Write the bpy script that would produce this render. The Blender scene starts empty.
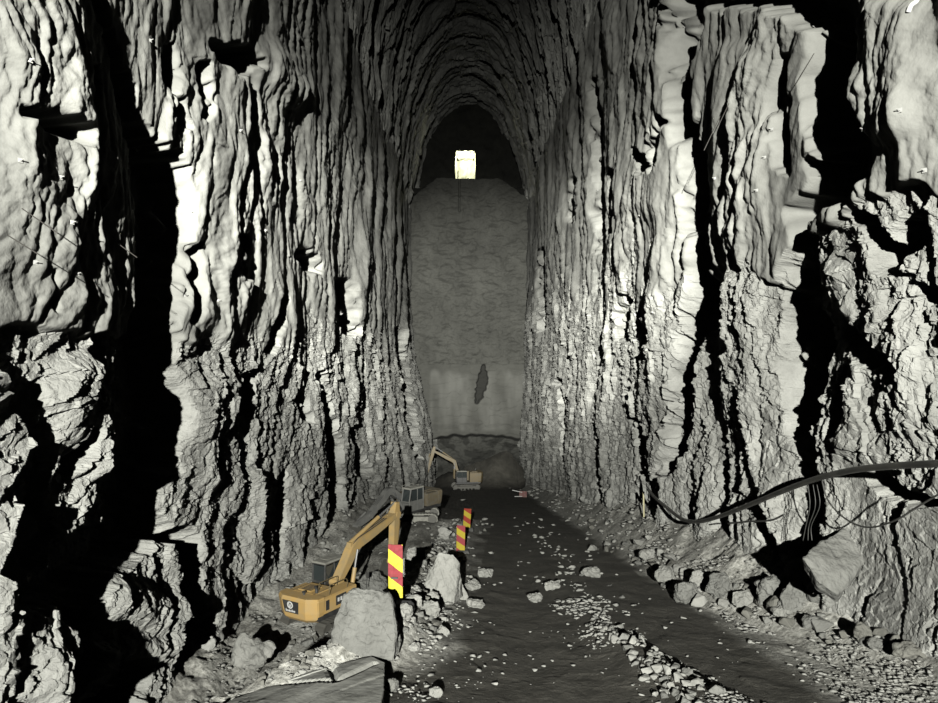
import bpy, bmesh, math, random
import numpy as np
from mathutils import Vector, Matrix
from mathutils.bvhtree import BVHTree

random.seed(7)
S = bpy.context.scene
COL = S.collection
F = 704.0            # focal length in pixels
CX, CY = 469.0, 351.0

# ---------------------------------------------------------------- render look
S.view_settings.view_transform = 'Standard'
S.view_settings.look = 'None'
S.view_settings.gamma = 1.0
S.view_settings.use_curve_mapping = False
S.view_settings.exposure = 0.2
S.cycles.max_bounces = 3
S.cycles.diffuse_bounces = 0
S.cycles.glossy_bounces = 1

w = bpy.data.worlds.new('World'); S.world = w
w.use_nodes = True
w.node_tree.nodes['Background'].inputs[0].default_value = (0.7, 0.75, 0.55, 1)
w.node_tree.nodes['Background'].inputs[1].default_value = 0.002

cam = bpy.data.cameras.new('camera')
cam.sensor_width = 36.0
cam.lens = F / 938.0 * 36.0
cam.clip_end = 600
co = bpy.data.objects.new('camera', cam); COL.objects.link(co)
co.location = (0, 0, 0); co.rotation_euler = (math.pi / 2, 0, 0)
S.camera = co

# ---------------------------------------------------------------- noise tools
def _hash(ix, iy, seed):
    h = (ix.astype(np.int64) * 374761393 + iy.astype(np.int64) * 668265263 + seed * 974634777) & 0xFFFFFFFF
    h = ((h ^ (h >> 13)) * 1274126177) & 0xFFFFFFFF
    h = (h ^ (h >> 16)) & 0xFFFFFFFF
    h = (h * 2246822519) & 0xFFFFFFFF
    h = (h ^ (h >> 15)) & 0xFFFFFFFF
    return h.astype(np.float64) / 4294967296.0

def perlin(x, y, seed=0):
    x = np.asarray(x, float); y = np.asarray(y, float)
    ix = np.floor(x); iy = np.floor(y)
    fx = x - ix; fy = y - iy
    ux = fx * fx * fx * (fx * (fx * 6 - 15) + 10); uy = fy * fy * fy * (fy * (fy * 6 - 15) + 10)
    def g(dx, dy):
        a = _hash(ix + dx, iy + dy, seed) * 2 * math.pi
        return np.cos(a) * (fx - dx) + np.sin(a) * (fy - dy)
    n0 = g(0, 0) * (1 - ux) + g(1, 0) * ux
    n1 = g(0, 1) * (1 - ux) + g(1, 1) * ux
    return (n0 * (1 - uy) + n1 * uy) * 1.5

def fbm(x, y, seed=0, octv=3):
    s = 0; a = 1.0
    for k in range(octv):
        s = s + a * perlin(x * 2 ** k, y * 2 ** k, seed + 17 * k); a *= 0.5
    return s

def facets(x, y, seed, gx=(0.0, 0.5), gy=0.25, off=1.0):
    """blocky rock: every cell of a Voronoi pattern is a tilted plane with its own height"""
    ix = np.floor(x); iy = np.floor(y)
    best = np.full(x.shape, 1e9); val = np.zeros(x.shape)
    for dx in (-1, 0, 1):
        for dy in (-1, 0, 1):
            cx = ix + dx; cy = iy + dy
            px = cx + 0.1 + 0.8 * _hash(cx, cy, seed); py = cy + 0.1 + 0.8 * _hash(cx, cy, seed + 1)
            d = (x - px) ** 2 + (y - py) ** 2
            o = (_hash(cx, cy, seed + 2) - 0.5) * off
            a = gx[0] + (gx[1] - gx[0]) * _hash(cx, cy, seed + 3)
            b = (_hash(cx, cy, seed + 4) - 0.5) * 2 * gy
            v = o + a * (x - px) + b * (y - py)
            m = d < best
            best = np.where(m, d, best); val = np.where(m, v, val)
    return val

def saw(x, rise=0.8):
    """0..1 rising slowly and dropping steeply"""
    f = x - np.floor(x)
    return np.where(f < rise, f / rise, (1 - f) / (1 - rise))

def sstep(a, b, x):
    t = np.clip((x - a) / (b - a), 0, 1)
    return t * t * (3 - 2 * t)

def strokes(px, py, lines):
    """signed distance in pixels (positive inside) to polylines of varying radius, smooth union by max"""
    out = np.full(px.shape, -1e9)
    for ln in lines:
        if len(ln) == 1: ln = [ln[0], ln[0]]
        for (x0, y0, r0), (x1, y1, r1) in zip(ln[:-1], ln[1:]):
            dx, dy = x1 - x0, y1 - y0
            L = dx * dx + dy * dy + 1e-9
            t = np.clip(((px - x0) * dx + (py - y0) * dy) / L, 0, 1)
            d = np.hypot(px - x0 - t * dx, py - y0 - t * dy)
            out = np.maximum(out, r0 + (r1 - r0) * t - d)
    return out

# ---------------------------------------------------------------- materials
def nodes_of(name):
    m = bpy.data.materials.new(name); m.use_nodes = True
    nt = m.node_tree; b = nt.nodes['Principled BSDF']
    return m, nt, b

def rock_mat(name, dark, light, scale=1.0, bump=0.25, rough=0.9, bump_scale=9.0, bump_dist=0.05, spec=0.25):
    m, nt, b = nodes_of(name)
    N = nt.nodes; L = nt.links
    geo = N.new('ShaderNodeNewGeometry')
    n1 = N.new('ShaderNodeTexNoise'); n1.inputs['Scale'].default_value = 0.35 * scale; n1.inputs['Detail'].default_value = 6; n1.inputs['Roughness'].default_value = 0.65
    n2 = N.new('ShaderNodeTexNoise'); n2.inputs['Scale'].default_value = bump_scale; n2.inputs['Detail'].default_value = 4
    L.new(geo.outputs['Position'], n1.inputs['Vector']); L.new(geo.outputs['Position'], n2.inputs['Vector'])
    cr = N.new('ShaderNodeValToRGB')
    cr.color_ramp.elements[0].position = 0.3; cr.color_ramp.elements[0].color = (*dark, 1)
    cr.color_ramp.elements[1].position = 0.7; cr.color_ramp.elements[1].color = (*light, 1)
    L.new(n1.outputs['Fac'], cr.inputs['Fac']); L.new(cr.outputs['Color'], b.inputs['Base Color'])
    bp = N.new('ShaderNodeBump'); bp.inputs['Strength'].default_value = bump; bp.inputs['Distance'].default_value = bump_dist
    L.new(n2.outputs['Fac'], bp.inputs['Height']); L.new(bp.outputs['Normal'], b.inputs['Normal'])
    b.inputs['Roughness'].default_value = rough
    b.inputs['Specular IOR Level'].default_value = spec
    return m

def plain(name, col, rough=0.5, metal=0.0, dirt=0.35, dirtcol=(0.2, 0.19, 0.16), scale=3.0, coat=0.0):
    """painted or rubber surface with a patchy film of dust"""
    m, nt, b = nodes_of(name); N = nt.nodes; L = nt.links
    tc = N.new('ShaderNodeTexCoord')
    n = N.new('ShaderNodeTexNoise'); n.inputs['Scale'].default_value = scale; n.inputs['Detail'].default_value = 5
    L.new(tc.outputs['Object'], n.inputs['Vector'])
    mr = N.new('ShaderNodeMapRange'); mr.inputs['From Min'].default_value = 0.4; mr.inputs['From Max'].default_value = 0.7
    mr.inputs['To Max'].default_value = dirt
    L.new(n.outputs['Fac'], mr.inputs['Value'])
    mx = N.new('ShaderNodeMix'); mx.data_type = 'RGBA'
    mx.inputs['A'].default_value = (*col, 1); mx.inputs['B'].default_value = (*dirtcol, 1)
    L.new(mr.outputs['Result'], mx.inputs['Factor']); L.new(mx.outputs['Result'], b.inputs['Base Color'])
    b.inputs['Roughness'].default_value = rough; b.inputs['Metallic'].default_value = metal
    return m

M = {}
# wall: bare rock and sprayed concrete mixed by a mask stored on the mesh
def wall_mat():
    m, nt, b = nodes_of('cavern_rock'); N = nt.nodes; L = nt.links
    geo = N.new('ShaderNodeNewGeometry')
    at = N.new('ShaderNodeAttribute'); at.attribute_name = 'shotcrete'
    n1 = N.new('ShaderNodeTexNoise'); n1.inputs['Scale'].default_value = 0.5; n1.inputs['Detail'].default_value = 8; n1.inputs['Roughness'].default_value = 0.7
    L.new(geo.outputs['Position'], n1.inputs['Vector'])
    c1 = N.new('ShaderNodeValToRGB')
    c1.color_ramp.elements[0].position = 0.3; c1.color_ramp.elements[0].color = (0.12, 0.12, 0.11, 1)
    c1.color_ramp.elements[1].position = 0.72; c1.color_ramp.elements[1].color = (0.27, 0.27, 0.25, 1)
    L.new(n1.outputs['Fac'], c1.inputs['Fac'])
    c2 = N.new('ShaderNodeValToRGB')
    c2.color_ramp.elements[0].position = 0.3; c2.color_ramp.elements[0].color = (0.115, 0.115, 0.105, 1)
    c2.color_ramp.elements[1].position = 0.72; c2.color_ramp.elements[1].color = (0.185, 0.185, 0.17, 1)
    L.new(n1.outputs['Fac'], c2.inputs['Fac'])
    mx = N.new('ShaderNodeMix'); mx.data_type = 'RGBA'
    L.new(at.outputs['Fac'], mx.inputs['Factor']); L.new(c1.outputs['Color'], mx.inputs['A']); L.new(c2.outputs['Color'], mx.inputs['B'])
    L.new(mx.outputs['Result'], b.inputs['Base Color'])
    # bumps: crisp cracks on rock, popcorn grain on sprayed concrete
    nr = N.new('ShaderNodeTexNoise'); nr.inputs['Scale'].default_value = 5; nr.inputs['Detail'].default_value = 7; nr.inputs['Roughness'].default_value = 0.65
    ns = N.new('ShaderNodeTexNoise'); ns.inputs['Scale'].default_value = 16; ns.inputs['Detail'].default_value = 2
    L.new(geo.outputs['Position'], nr.inputs['Vector']); L.new(geo.outputs['Position'], ns.inputs['Vector'])
    b1 = N.new('ShaderNodeBump'); b1.inputs['Strength'].default_value = 0.8; b1.inputs['Distance'].default_value = 0.14
    b2 = N.new('ShaderNodeBump'); b2.inputs['Strength'].default_value = 0.3; b2.inputs['Distance'].default_value = 0.04
    L.new(nr.outputs['Fac'], b1.inputs['Height']); L.new(ns.outputs['Fac'], b2.inputs['Height'])
    mv = N.new('ShaderNodeMix'); mv.data_type = 'VECTOR'
    L.new(at.outputs['Fac'], mv.inputs['Factor']); L.new(b1.outputs['Normal'], mv.inputs['A']); L.new(b2.outputs['Normal'], mv.inputs['B'])
    L.new(mv.outputs['Result'], b.inputs['Normal'])
    b.inputs['Roughness'].default_value = 0.85; b.inputs['Specular IOR Level'].default_value = 0.3
    return m
M['wall'] = wall_mat()
M['shade_rock'] = rock_mat('shade_dark_rock', (0.006, 0.006, 0.005), (0.014, 0.014, 0.011), bump=0.3)  # end wall: its shade is put into the near-black colour
M['bench'] = rock_mat('bench_rock', (0.024, 0.024, 0.021), (0.042, 0.042, 0.037), scale=0.6, bump=0.4)
M['boulder'] = rock_mat('boulder_rock', (0.065, 0.065, 0.059), (0.125, 0.125, 0.115), scale=3, bump=1.0, bump_scale=5, bump_dist=0.12)
M['slab'] = rock_mat('slab_rock', (0.14, 0.14, 0.125), (0.24, 0.24, 0.22), scale=2, bump=0.35, bump_scale=6)
M['pale_stone'] = rock_mat('pale_stone', (0.11, 0.11, 0.10), (0.20, 0.198, 0.182), scale=2, bump=0.8, bump_scale=6, bump_dist=0.08)
M['grey_stone'] = rock_mat('grey_stone', (0.055, 0.054, 0.047), (0.11, 0.108, 0.095), scale=2, bump=0.8, bump_scale=6, bump_dist=0.08)
M['muck'] = rock_mat('dark_muck', (0.022, 0.021, 0.018), (0.06, 0.058, 0.05), scale=1.0, bump=0.6, bump_scale=4)

# ---------------------------------------------------------------- mesh grid helper
def grid_object(name, P, mat, attr=None, smooth=True, mask=None, flip=False):
    nu, nv = P.shape[:2]
    idx = np.arange(nu * nv).reshape(nu, nv)
    q = np.stack([idx[:-1, :-1], idx[1:, :-1], idx[1:, 1:], idx[:-1, 1:]], -1).reshape(-1, 4)
    if flip: q = q[:, ::-1]
    if mask is not None: q = q[mask.reshape(-1)]
    me = bpy.data.meshes.new(name)
    me.vertices.add(nu * nv); me.vertices.foreach_set('co', P.reshape(-1).astype(np.float32))
    me.loops.add(q.size); me.loops.foreach_set('vertex_index', q.reshape(-1).astype(np.int32))
    me.polygons.add(len(q)); me.polygons.foreach_set('loop_start', np.arange(0, q.size, 4, dtype=np.int32))
    me.polygons.foreach_set('loop_total', np.full(len(q), 4, dtype=np.int32))
    if smooth is True or smooth is False: me.polygons.foreach_set('use_smooth', np.full(len(q), smooth, dtype=bool))
    else: me.polygons.foreach_set('use_smooth', (smooth[:-1, :-1] > 0.5).reshape(-1))
    me.update(calc_edges=True)
    if attr:
        for k, v in attr.items():
            a = me.attributes.new(k, 'FLOAT', 'POINT'); a.data.foreach_set('value', v.reshape(-1).astype(np.float32))
    me.materials.append(mat)
    o = bpy.data.objects.new(name, me); COL.objects.link(o)
    return o

def struct(o):
    o['kind'] = 'structure'; return o

# ---------------------------------------------------------------- ground shape
def ramp_z(d): return -5.5 - 0.15 * d
XE_D = [0, 12, 15, 17, 18.5, 20, 27, 40, 51, 60, 75]
XE_X = [-5.5, -5.5, -5.4, -4.9, -3.7, -3.0, -2.9, -2.3, -1.6, -1.2, -0.5]
def ground(X, d, rough=True):
    X = np.asarray(X, float); d = np.asarray(d, float)
    rz = ramp_z(d)
    low = np.minimum(rz, -14.3)
    xe = np.interp(d, XE_D, XE_X)
    wd = np.maximum((rz - low) * 0.75, 0.4)
    wob = perlin(X * 0.35, d * 0.3, 3) * 0.6
    t = sstep(0, 1, (X + wob - (xe - wd)) / wd)
    z = low + (rz - low) * t
    bh = np.interp(d, [10, 16, 19, 22, 30, 40, 50, 58], [0.0, 0.25, 1.0, 1.25, 0.9, 0.45, 0.4, 0.0])
    z = z + bh * np.exp(-((X - xe - 0.7) / 0.95) ** 2)
    # windrow of stones between the two wheel tracks
    xw = np.interp(d, [10, 16, 21, 27, 34, 45], [5.9, 5.2, 4.2, 4.1, 3.9, 3.6])
    ww = np.interp(d, [10, 16, 21, 27, 34], [0.9, 0.8, 0.55, 0.4, 0.3])
    z = z + np.interp(d, [10, 20, 25, 40], [0.4, 0.33, 0.12, 0.0]) * np.exp(-((X - xw) / ww) ** 2)
    # worn wheel tracks
    xr = np.interp(d, [10, 20, 40, 80], [1.6, 1.8, 2.6, 4.0])
    z = z - 0.12 * np.exp(-((X - xr) / 1.3) ** 2) * (d < 120)
    # talus along the feet of the walls
    tl = np.clip((X - np.interp(d, [10, 20, 27, 40, 60, 100], [10.4, 9.6, 8.3, 8.2, 8.6, 9.0])) / 2.5, 0, 1.5)
    z = z + np.interp(d, [10, 20, 27, 40, 70, 140], [0.8, 1.3, 1.9, 2.0, 1.5, 2.0]) * tl ** 1.1
    tr = np.clip((-np.interp(d, [10, 24, 30, 36, 44, 60, 100], [7.8, 7.6, 8.2, 9.4, 9.0, 8.5, 7.5]) - X) / 2.5, 0, 1.5)
    z = z + np.interp(d, [10, 24, 30, 36, 44, 70, 140], [1.0, 1.2, 1.2, 0.5, 0.9, 1.2, 2.5]) * tr
    # heaps of muck at the foot of the bench
    for hx, hd, hr, hh in ((0.0, 133, 3.6, 3.6), (3.2, 134, 3.0, 3.0), (7.5, 133, 3.0, 6.5), (4.6, 129, 2.4, 2.4), (-4.5, 136, 3, 2.0)):
        z = z + hh * np.exp(-(((X - hx) / hr) ** 2 + ((d - hd) / 3.5) ** 2))
    if rough:
        rub = 0.35 + 1.6 * np.clip(tl + tr, 0, 1) + 1.2 * np.exp(-((X - xe) / 1.6) ** 2) + 0.8 * (1 - t)
        rub = rub * np.where(d > 75, 1.4, 1) * 1.35
        z = z + rub * (0.07 * fbm(X * 0.9, d * 0.6, 5, 4) + 0.05 * facets(X * 2.2, d * 1.6, 11, (-.3, .3), .3))
    return z

def ground_hit(px, py):
    """point of the ground seen along a line of sight"""
    d = 10.0
    while d < 150:
        X = (px - CX) / F * d; z = (CY - py) / F * d
        if z <= float(ground(X, d)): break
        d += 0.1
    return X, d, float(ground(X, d))

nd, nx = 520, 520
inv = np.linspace(1 / 9.0, 1 / 152.0, nd); dd = 1 / inv
dd = np.concatenate([[0.0, 3.0, 6.0], dd])
xx = np.linspace(-14.5, 14.5, nx)
D, XX = np.meshgrid(dd, xx, indexing='ij')
Z = ground(XX, D)
# loose rubble (1) or packed dirt (0)
xeg = np.interp(D, XE_D, XE_X)
mask = np.clip(1.5 - np.abs(XX - xeg - 0.3) / 1.9, 0, 1) * (D < 62)
mask = np.maximum(mask, sstep(7.8, 9.2, XX) * 1.2)
mask = np.maximum(mask, sstep(-5.5, -8.5, XX) * (D < 125))
mask = np.maximum(mask, (XX < xeg) * 0.55 * (D < 60))
mask = np.clip(mask * 0.8 + 0.45 * fbm(XX * 0.5, D * 0.35, 23, 3) * (mask > 0.02), 0, 1)
mask = np.where(D > 122, 0.0, mask)
def ground_mat():
    m, nt, b = nodes_of('cavern_ground'); N = nt.nodes; L = nt.links
    geo = N.new('ShaderNodeNewGeometry')
    at = N.new('ShaderNodeAttribute'); at.attribute_name = 'rubble'
    n1 = N.new('ShaderNodeTexNoise'); n1.inputs['Scale'].default_value = 0.8; n1.inputs['Detail'].default_value = 8; n1.inputs['Roughness'].default_value = 0.7
    n2 = N.new('ShaderNodeTexNoise'); n2.inputs['Scale'].default_value = 6; n2.inputs['Detail'].default_value = 6
    n2.inputs['Roughness'].default_value = 0.7
    L.new(geo.outputs['Position'], n1.inputs['Vector']); L.new(geo.outputs['Position'], n2.inputs['Vector'])
    ca = N.new('ShaderNodeValToRGB')
    ca.color_ramp.elements[0].position = 0.35; ca.color_ramp.elements[0].color = (0.031, 0.0295, 0.0245, 1)
    ca.color_ramp.elements[1].position = 0.7; ca.color_ramp.elements[1].color = (0.066, 0.0625, 0.053, 1)
    cb = N.new('ShaderNodeValToRGB')
    cb.color_ramp.elements[0].position = 0.35; cb.color_ramp.elements[0].color = (0.12, 0.118, 0.104, 1)
    cb.color_ramp.elements[1].position = 0.65; cb.color_ramp.elements[1].color = (0.44, 0.435, 0.395, 1)
    L.new(n1.outputs['Fac'], ca.inputs['Fac']); L.new(n2.outputs['Fac'], cb.inputs['Fac'])
    mx = N.new('ShaderNodeMix'); mx.data_type = 'RGBA'
    L.new(at.outputs['Fac'], mx.inputs['Factor']); L.new(ca.outputs['Color'], mx.inputs['A']); L.new(cb.outputs['Color'], mx.inputs['B'])
    L.new(mx.outputs['Result'], b.inputs['Base Color'])
    bp = N.new('ShaderNodeBump'); bp.inputs['Strength'].default_value = 0.6; bp.inputs['Distance'].default_value = 0.12
    L.new(n2.outputs['Fac'], bp.inputs['Height']); L.new(bp.outputs['Normal'], b.inputs['Normal'])
    b.inputs['Roughness'].default_value = 0.9; b.inputs['Specular IOR Level'].default_value = 0.2
    return m
floor = struct(grid_object('floor', np.stack([XX, D, Z], -1), ground_mat(), {'rubble': mask}, flip=True))

# ---------------------------------------------------------------- walls
ZS, ZC, HW = 28.0, 52.5, 11.0     # spring line, crown, half width
HI, LO = 9.0, 154.0
def wall_shift(side, y, z):
    """large inward lean of the walls"""
    out = -0.9 * sstep(95, 135, y) * sstep(2, 14, z)
    if side < 0:
        return out + 4.3 * sstep(4, -22, z) * sstep(55, 120, y) - 0.6 * sstep(30, 34, y) * sstep(44, 40, y) * sstep(-4, -10, z)
    return out + 0.9 * sstep(4, -22, z) * sstep(60, 120, y)

LEFT_CLEFTS = [
    [(88, -10, 7), (110, 60, 9), (128, 120, 13), (160, 180, 26), (158, 250, 27), (150, 330, 27), (160, 400, 30), (152, 460, 29), (140, 505, 28), (165, 530, 16)],
    [(140, 540, 22), (70, 560, 27), (20, 600, 14)], [(190, 540, 14), (200, 620, 17), (200, 690, 17)],
    [(95, 570, 18), (60, 640, 10), (40, 700, 6)], [(145, 670, 14), (120, 710, 24)], [(85, 620, 14), (75, 710, 8)],
    [(-2, 400, 10), (6, 440, 9)], [(20, 480, 9), (36, 530, 13), (20, 560, 13)],
    [(345, 285, 8), (350, 330, 7)], [(318, 375, 4), (327, 430, 7), (332, 500, 8), (322, 545, 5)],
    [(398, 330, 3), (408, 385, 5), (418, 455, 4)], [(168, 45, 5), (172, 110, 6), (178, 125, 3)], [(198, 65, 4), (198, 115, 6)],
    [(238, 240, 5), (236, 275, 5)], [(278, 300, 5), (268, 350, 5)], [(305, 255, 9), (312, 265, 8)],
    [(284, 470, 4), (282, 555, 5)], [(10, 112, 8), (60, 132, 8)], [(82, 70, 4), (80, 110, 5)],
    [(226, 430, 4), (215, 470, 6)], [(60, 470, 5), (70, 430, 3)], [(105, 385, 4), (118, 440, 6), (128, 470, 4)],
    [(30, 270, 3), (33, 310, 5)], [(86, 190, 5), (88, 230, 4)], [(238, 60, 16), (210, 45, 6)], [(190, 245, 4), (195, 290, 6), (188, 320, 4)],
    [(255, 370, 4), (245, 410, 5)], [(350, 430, 4), (365, 470, 6)], [(300, 390, 3), (305, 420, 4)],
]
RIGHT_CLEFTS = [
    [(690, -5, 18), (682, 60, 13), (690, 150, 9), (692, 230, 10), (700, 290, 12), (686, 350, 12), (680, 420, 12), (668, 470, 6)],
    [(715, -15, 24), (760, -15, 22), (800, -10, 30), (838, 20, 28), (835, 80, 34), (852, 150, 38), (848, 185, 26), (815, 165, 12)],
    [(785, 60, 6), (782, 130, 8), (788, 170, 4)], [(840, 180, 30), (800, 215, 10), (808, 250, 12), (793, 300, 14), (800, 350, 22), (798, 400, 25), (800, 432, 17), (812, 470, 12), (806, 520, 12), (796, 550, 8)],
    [(868, 215, 11), (902, 262, 13), (914, 228, 13)], [(845, 330, 12), (866, 352, 14), (895, 372, 10)], [(920, 290, 9), (938, 300, 8)],
    [(640, 315, 4), (646, 350, 5)], [(628, 300, 5), (622, 335, 6)], [(597, 80, 2.5), (596, 250, 3)], [(636, 490, 5), (640, 530, 5)], [(660, 480, 6), (656, 540, 5)],
    [(720, 470, 4), (722, 550, 5)], [(870, 480, 12), (905, 500, 10), (938, 505, 10)], [(762, 500, 5), (770, 540, 8)], [(612, 170, 3), (610, 230, 4)],
    [(640, 150, 4), (650, 165, 8)], [(632, 420, 3), (640, 470, 4)], [(725, 320, 4), (728, 350, 7)], [(575, 180, 3), (572, 220, 2)],
    [(740, 390, 3), (745, 430, 3)], [(600, 440, 3), (602, 520, 3)], [(560, 380, 2), (562, 460, 2.5)], [(543, 250, 2), (540, 330, 2)],
    [(838, 430, 6), (845, 395, 9), (842, 370, 5)], [(668, 120, 5), (660, 160, 5)], [(905, 560, 4), (900, 600, 3)],
]
LEFT_BUMPS = [[(118, 600, 16), (165, 615, 20)], [(150, 650, 10), (178, 640, 10)], [(22, 690, 14), (45, 640, 11)], [(72, 650, 6), (82, 625, 5)], [(95, 670, 6), (102, 655, 5)],
    [(60, 390, 30), (80, 450, 20)], [(215, 390, 16), (212, 470, 14)], [(245, 480, 14), (248, 560, 14)], [(265, 60, 14), (290, 90, 12)]]
RIGHT_BUMPS = [[(742, 70, 24), (745, 150, 27), (735, 220, 24)], [(905, 30, 32), (905, 110, 26)], [(740, 300, 20), (745, 400, 22)], [(840, 280, 8), (860, 315, 10)], [(905, 330, 14), (920, 420, 16)], [(660, 300, 12), (655, 400, 14)], [(660, 60, 10), (655, 200, 14)]]
def wall_disp(side, y, z):
    """how far the rock stands out into the cavern, and how much of it is sprayed with concrete"""
    sd = 140 if side < 0 else 500
    px = CX + F * side * (HW - wall_shift(side, y, z)) / np.maximum(y, 1); py = CY - F * z / np.maximum(y, 1)
    warp = 1.4 * perlin(y * 0.13, z * 0.11, sd) + 0.5 * perlin(y * 0.5, z * 0.4, sd + 1)
    lean = (-0.10 if side < 0 else 0.05)
    u = y + warp + lean * z
    # deep clefts
    cl = strokes(px, py, LEFT_CLEFTS if side < 0 else RIGHT_CLEFTS)
    cl = cl + (7 * fbm(u * 0.8, z * 0.45, sd + 70, 3) + 4 * perlin(u * 3.1, z * 1.1, sd + 71)) * np.clip(20 / np.maximum(y, 1), 0.12, 1.3)
    depth = np.clip(y * y / (F * HW) * 26, 0.5, 2.0)
    c = sstep(-2.0, 7.0 * np.clip(25 / np.maximum(y, 1), 0.3, 1.2), cl)
    cd = depth * c
    zz = z + 1.1 * cd; u = u + 0.5 * cd
    bl = strokes(px, py, LEFT_BUMPS if side < 0 else RIGHT_BUMPS) + 6 * fbm(u * 0.9, z * 0.6, sd + 75, 3) * np.clip(20 / np.maximum(y, 1), 0.2, 1.3)
    bp = sstep(-14, 10, bl) * (1 - c)
    # long upright ribs
    d = 0.6 * fbm(u * 0.14, zz * 0.05, sd + 2, 2)
    d = d + 0.27 * (saw(u * 0.31 + 0.9 * perlin(u * 0.1, zz * 0.09, sd + 3), 0.8) - 0.5) * (0.4 + 1.1 * np.clip(perlin(y * 0.15, z * 0.12, sd + 4) + .4, 0, 1)) * (1 - 0.55 * sstep(2.5, 5.5, z))
    d = d + 0.14 * fbm(u * 0.75, zz * 0.22, sd + 5, 2)
    # sprayed concrete
    edge = np.interp(y, [0, 20, 28, 45, 80, 150], [0.45, 0.55, 0.3, 0.8, 2, 4]) if side < 0 else np.interp(y, [0, 18, 26, 45, 80, 150], [3.8, 3.6, 3.2, 4.5, 6, 8])
    far = np.clip((y - 27) / 30, 0, 1)
    edge = edge + ((0.35 if side < 0 else 1.2) + 3.5 * far) * fbm(y * 0.35, z * 0.2 + 3, sd + 6, 3)
    wsh = 0.1 + 4.5 * far
    sh = sstep(-wsh, wsh, z - edge) * (1 - 0.25 * far)
    calm = 0.45 + 0.8 * sstep(-0.3, 0.4, perlin(u * 0.16, zz * 0.12, sd + 12))
    lump = 0.42 * np.abs(perlin(u * 0.5, zz * 0.15, sd + 7)) + 0.26 * np.abs(perlin(u * 1.1 + 3, zz * 0.36, sd + 8)) + 0.12 * np.abs(perlin(u * 2.4, zz * 0.95, sd + 10)) + 0.04 * fbm(u * 4, zz * 3.0, sd + 9, 3)
    lump = lump - 0.12
    lump = lump * calm
    d = d * (1 - 0.5 * sh * np.clip(1.2 - calm, 0, 1))
    # bare rock
    rk = 0.5 * facets(u * 0.30 + 0.02 * zz, zz * 0.2, sd + 20, (0.0, 0.9), 0.3, 0.7)
    rk = rk + 0.18 * facets(u * 0.85, zz * 0.42 + 0.12 * u, sd + 30, (-0.1, 0.8), 0.4, 0.8)
    rk = rk + 0.15 * facets(u * 2.2, zz * 1.5 - 0.4 * u, sd + 40, (-0.4, 0.9), 0.7, 0.9)
    rk = rk + 0.085 * facets(u * 5.5 + zz, zz * 4.0, sd + 50, (-0.7, 0.9), 0.8, 0.9)
    rk = rk + 0.05 * fbm(u * 1.8, zz * 1.2, sd + 60, 4)
    fine = np.clip(y / 45, 0, 1)
    d = d + sh * (lump + 0.22) + (1 - sh) * rk + fine * 0.16 * (1 - 0.6 * sh) * facets(u * 1.1, zz * 0.35, sd + 65, (-.2, .9), .5, .9)
    d = d * (1 - 0.45 * c) - cd + (0.5 if side < 0 else 0.3) * bp
    if side > 0:                       # hollow where the big slab leans
        k = sstep(14, 15.5, y) * sstep(22, 20, y) * sstep(-2.6, -3.6, z)
        d = d * (1 - k) + (np.minimum(d, -0.15) + 0.35 * rk) * k
    e = sstep(15.0, 12.5, y)
    return d * (1 - e) - 1.5 * e, sh

def wall(side):
    nu, nv = 680, 860
    y = 1 / np.linspace(1 / 13.0, 1 / LO, nu)
    y = np.concatenate([[2, 5, 8, 10.5], y])
    v = np.linspace(0, 1, nv)
    Y = np.repeat(y[:, None], nv, 1)
    zlo = (np.minimum(ramp_z(y), -14.3 if side < 0 else 0) - 3.0)
    zhi = np.minimum(np.maximum(y * 0.53 + 2.5, 6), ZS - 0.5)
    k = int(nv * 0.88)
    Zg = np.empty_like(Y)
    Zg[:, :k] = zlo[:, None] + (zhi - zlo)[:, None] * np.linspace(0, 1, k)[None]
    Zg[:, k:] = zhi[:, None] + (ZS + 0.6 - zhi)[:, None] * np.linspace(0, 1, nv - k + 1)[None, 1:]
    d, sh = wall_disp(side, Y, Zg)
    d = d + wall_shift(side, Y, Zg)
    X = side * (HW - d)
    return struct(grid_object('wall_left' if side < 0 else 'wall_right', np.stack([X, Y, Zg], -1), M['wall'], {'shotcrete': sh}, smooth=sh, flip=side < 0))
wall_l = wall(-1); wall_r = wall(1)

# ---------------------------------------------------------------- arched ceiling
def ceiling():
    na, ny = 420, 520
    y = np.concatenate([np.linspace(0, 45, 40)[:-1], 1 / np.linspace(1 / 45.0, 1 / LO, ny)])
    a = np.linspace(0, math.pi, na)
    Y, A = np.meshgrid(y, a, indexing='ij')
    s = A * 16
    u = Y + 1.2 * perlin(Y * 0.15, s * 0.15, 900) + 3.2 * np.sin(A)
    d = 0.5 * fbm(u * 0.16, s * 0.09, 901, 2) + 0.55 * (saw(u * 0.2 + 0.8 * perlin(u * 0.1, s * 0.1, 905), 0.75) - 0.5)
    d = d + 0.75 * facets(u * 0.36, s * 0.14, 910, (-0.1, 0.9), 0.3, 0.9) + 0.35 * facets(u * 0.9, s * 0.35, 920, (-0.2, .8), .4, .9)
    d = d + 0.14 * facets(u * 2.2, s * 0.9, 930, (-0.3, .8), .4, .9)
    end = np.clip(np.minimum(A, math.pi - A) / 0.08, 0, 1)
    yl, _ = wall_disp(1, Y, np.full_like(Y, ZS)); yr, _ = wall_disp(-1, Y, np.full_like(Y, ZS))
    d = d * end + (1 - end) * np.where(A < 1.5, yl, yr)
    d = d - 0.9 * sstep(95, 135, Y)
    X = (HW - d) * np.cos(A); Zc = ZS + (ZC - ZS - d) * np.sin(A)
    return struct(grid_object('ceiling', np.stack([X, Y, Zc], -1), M['wall'], {'shotcrete': np.zeros_like(Y)}, smooth=False, flip=False))
ceil_o = ceiling()

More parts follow.
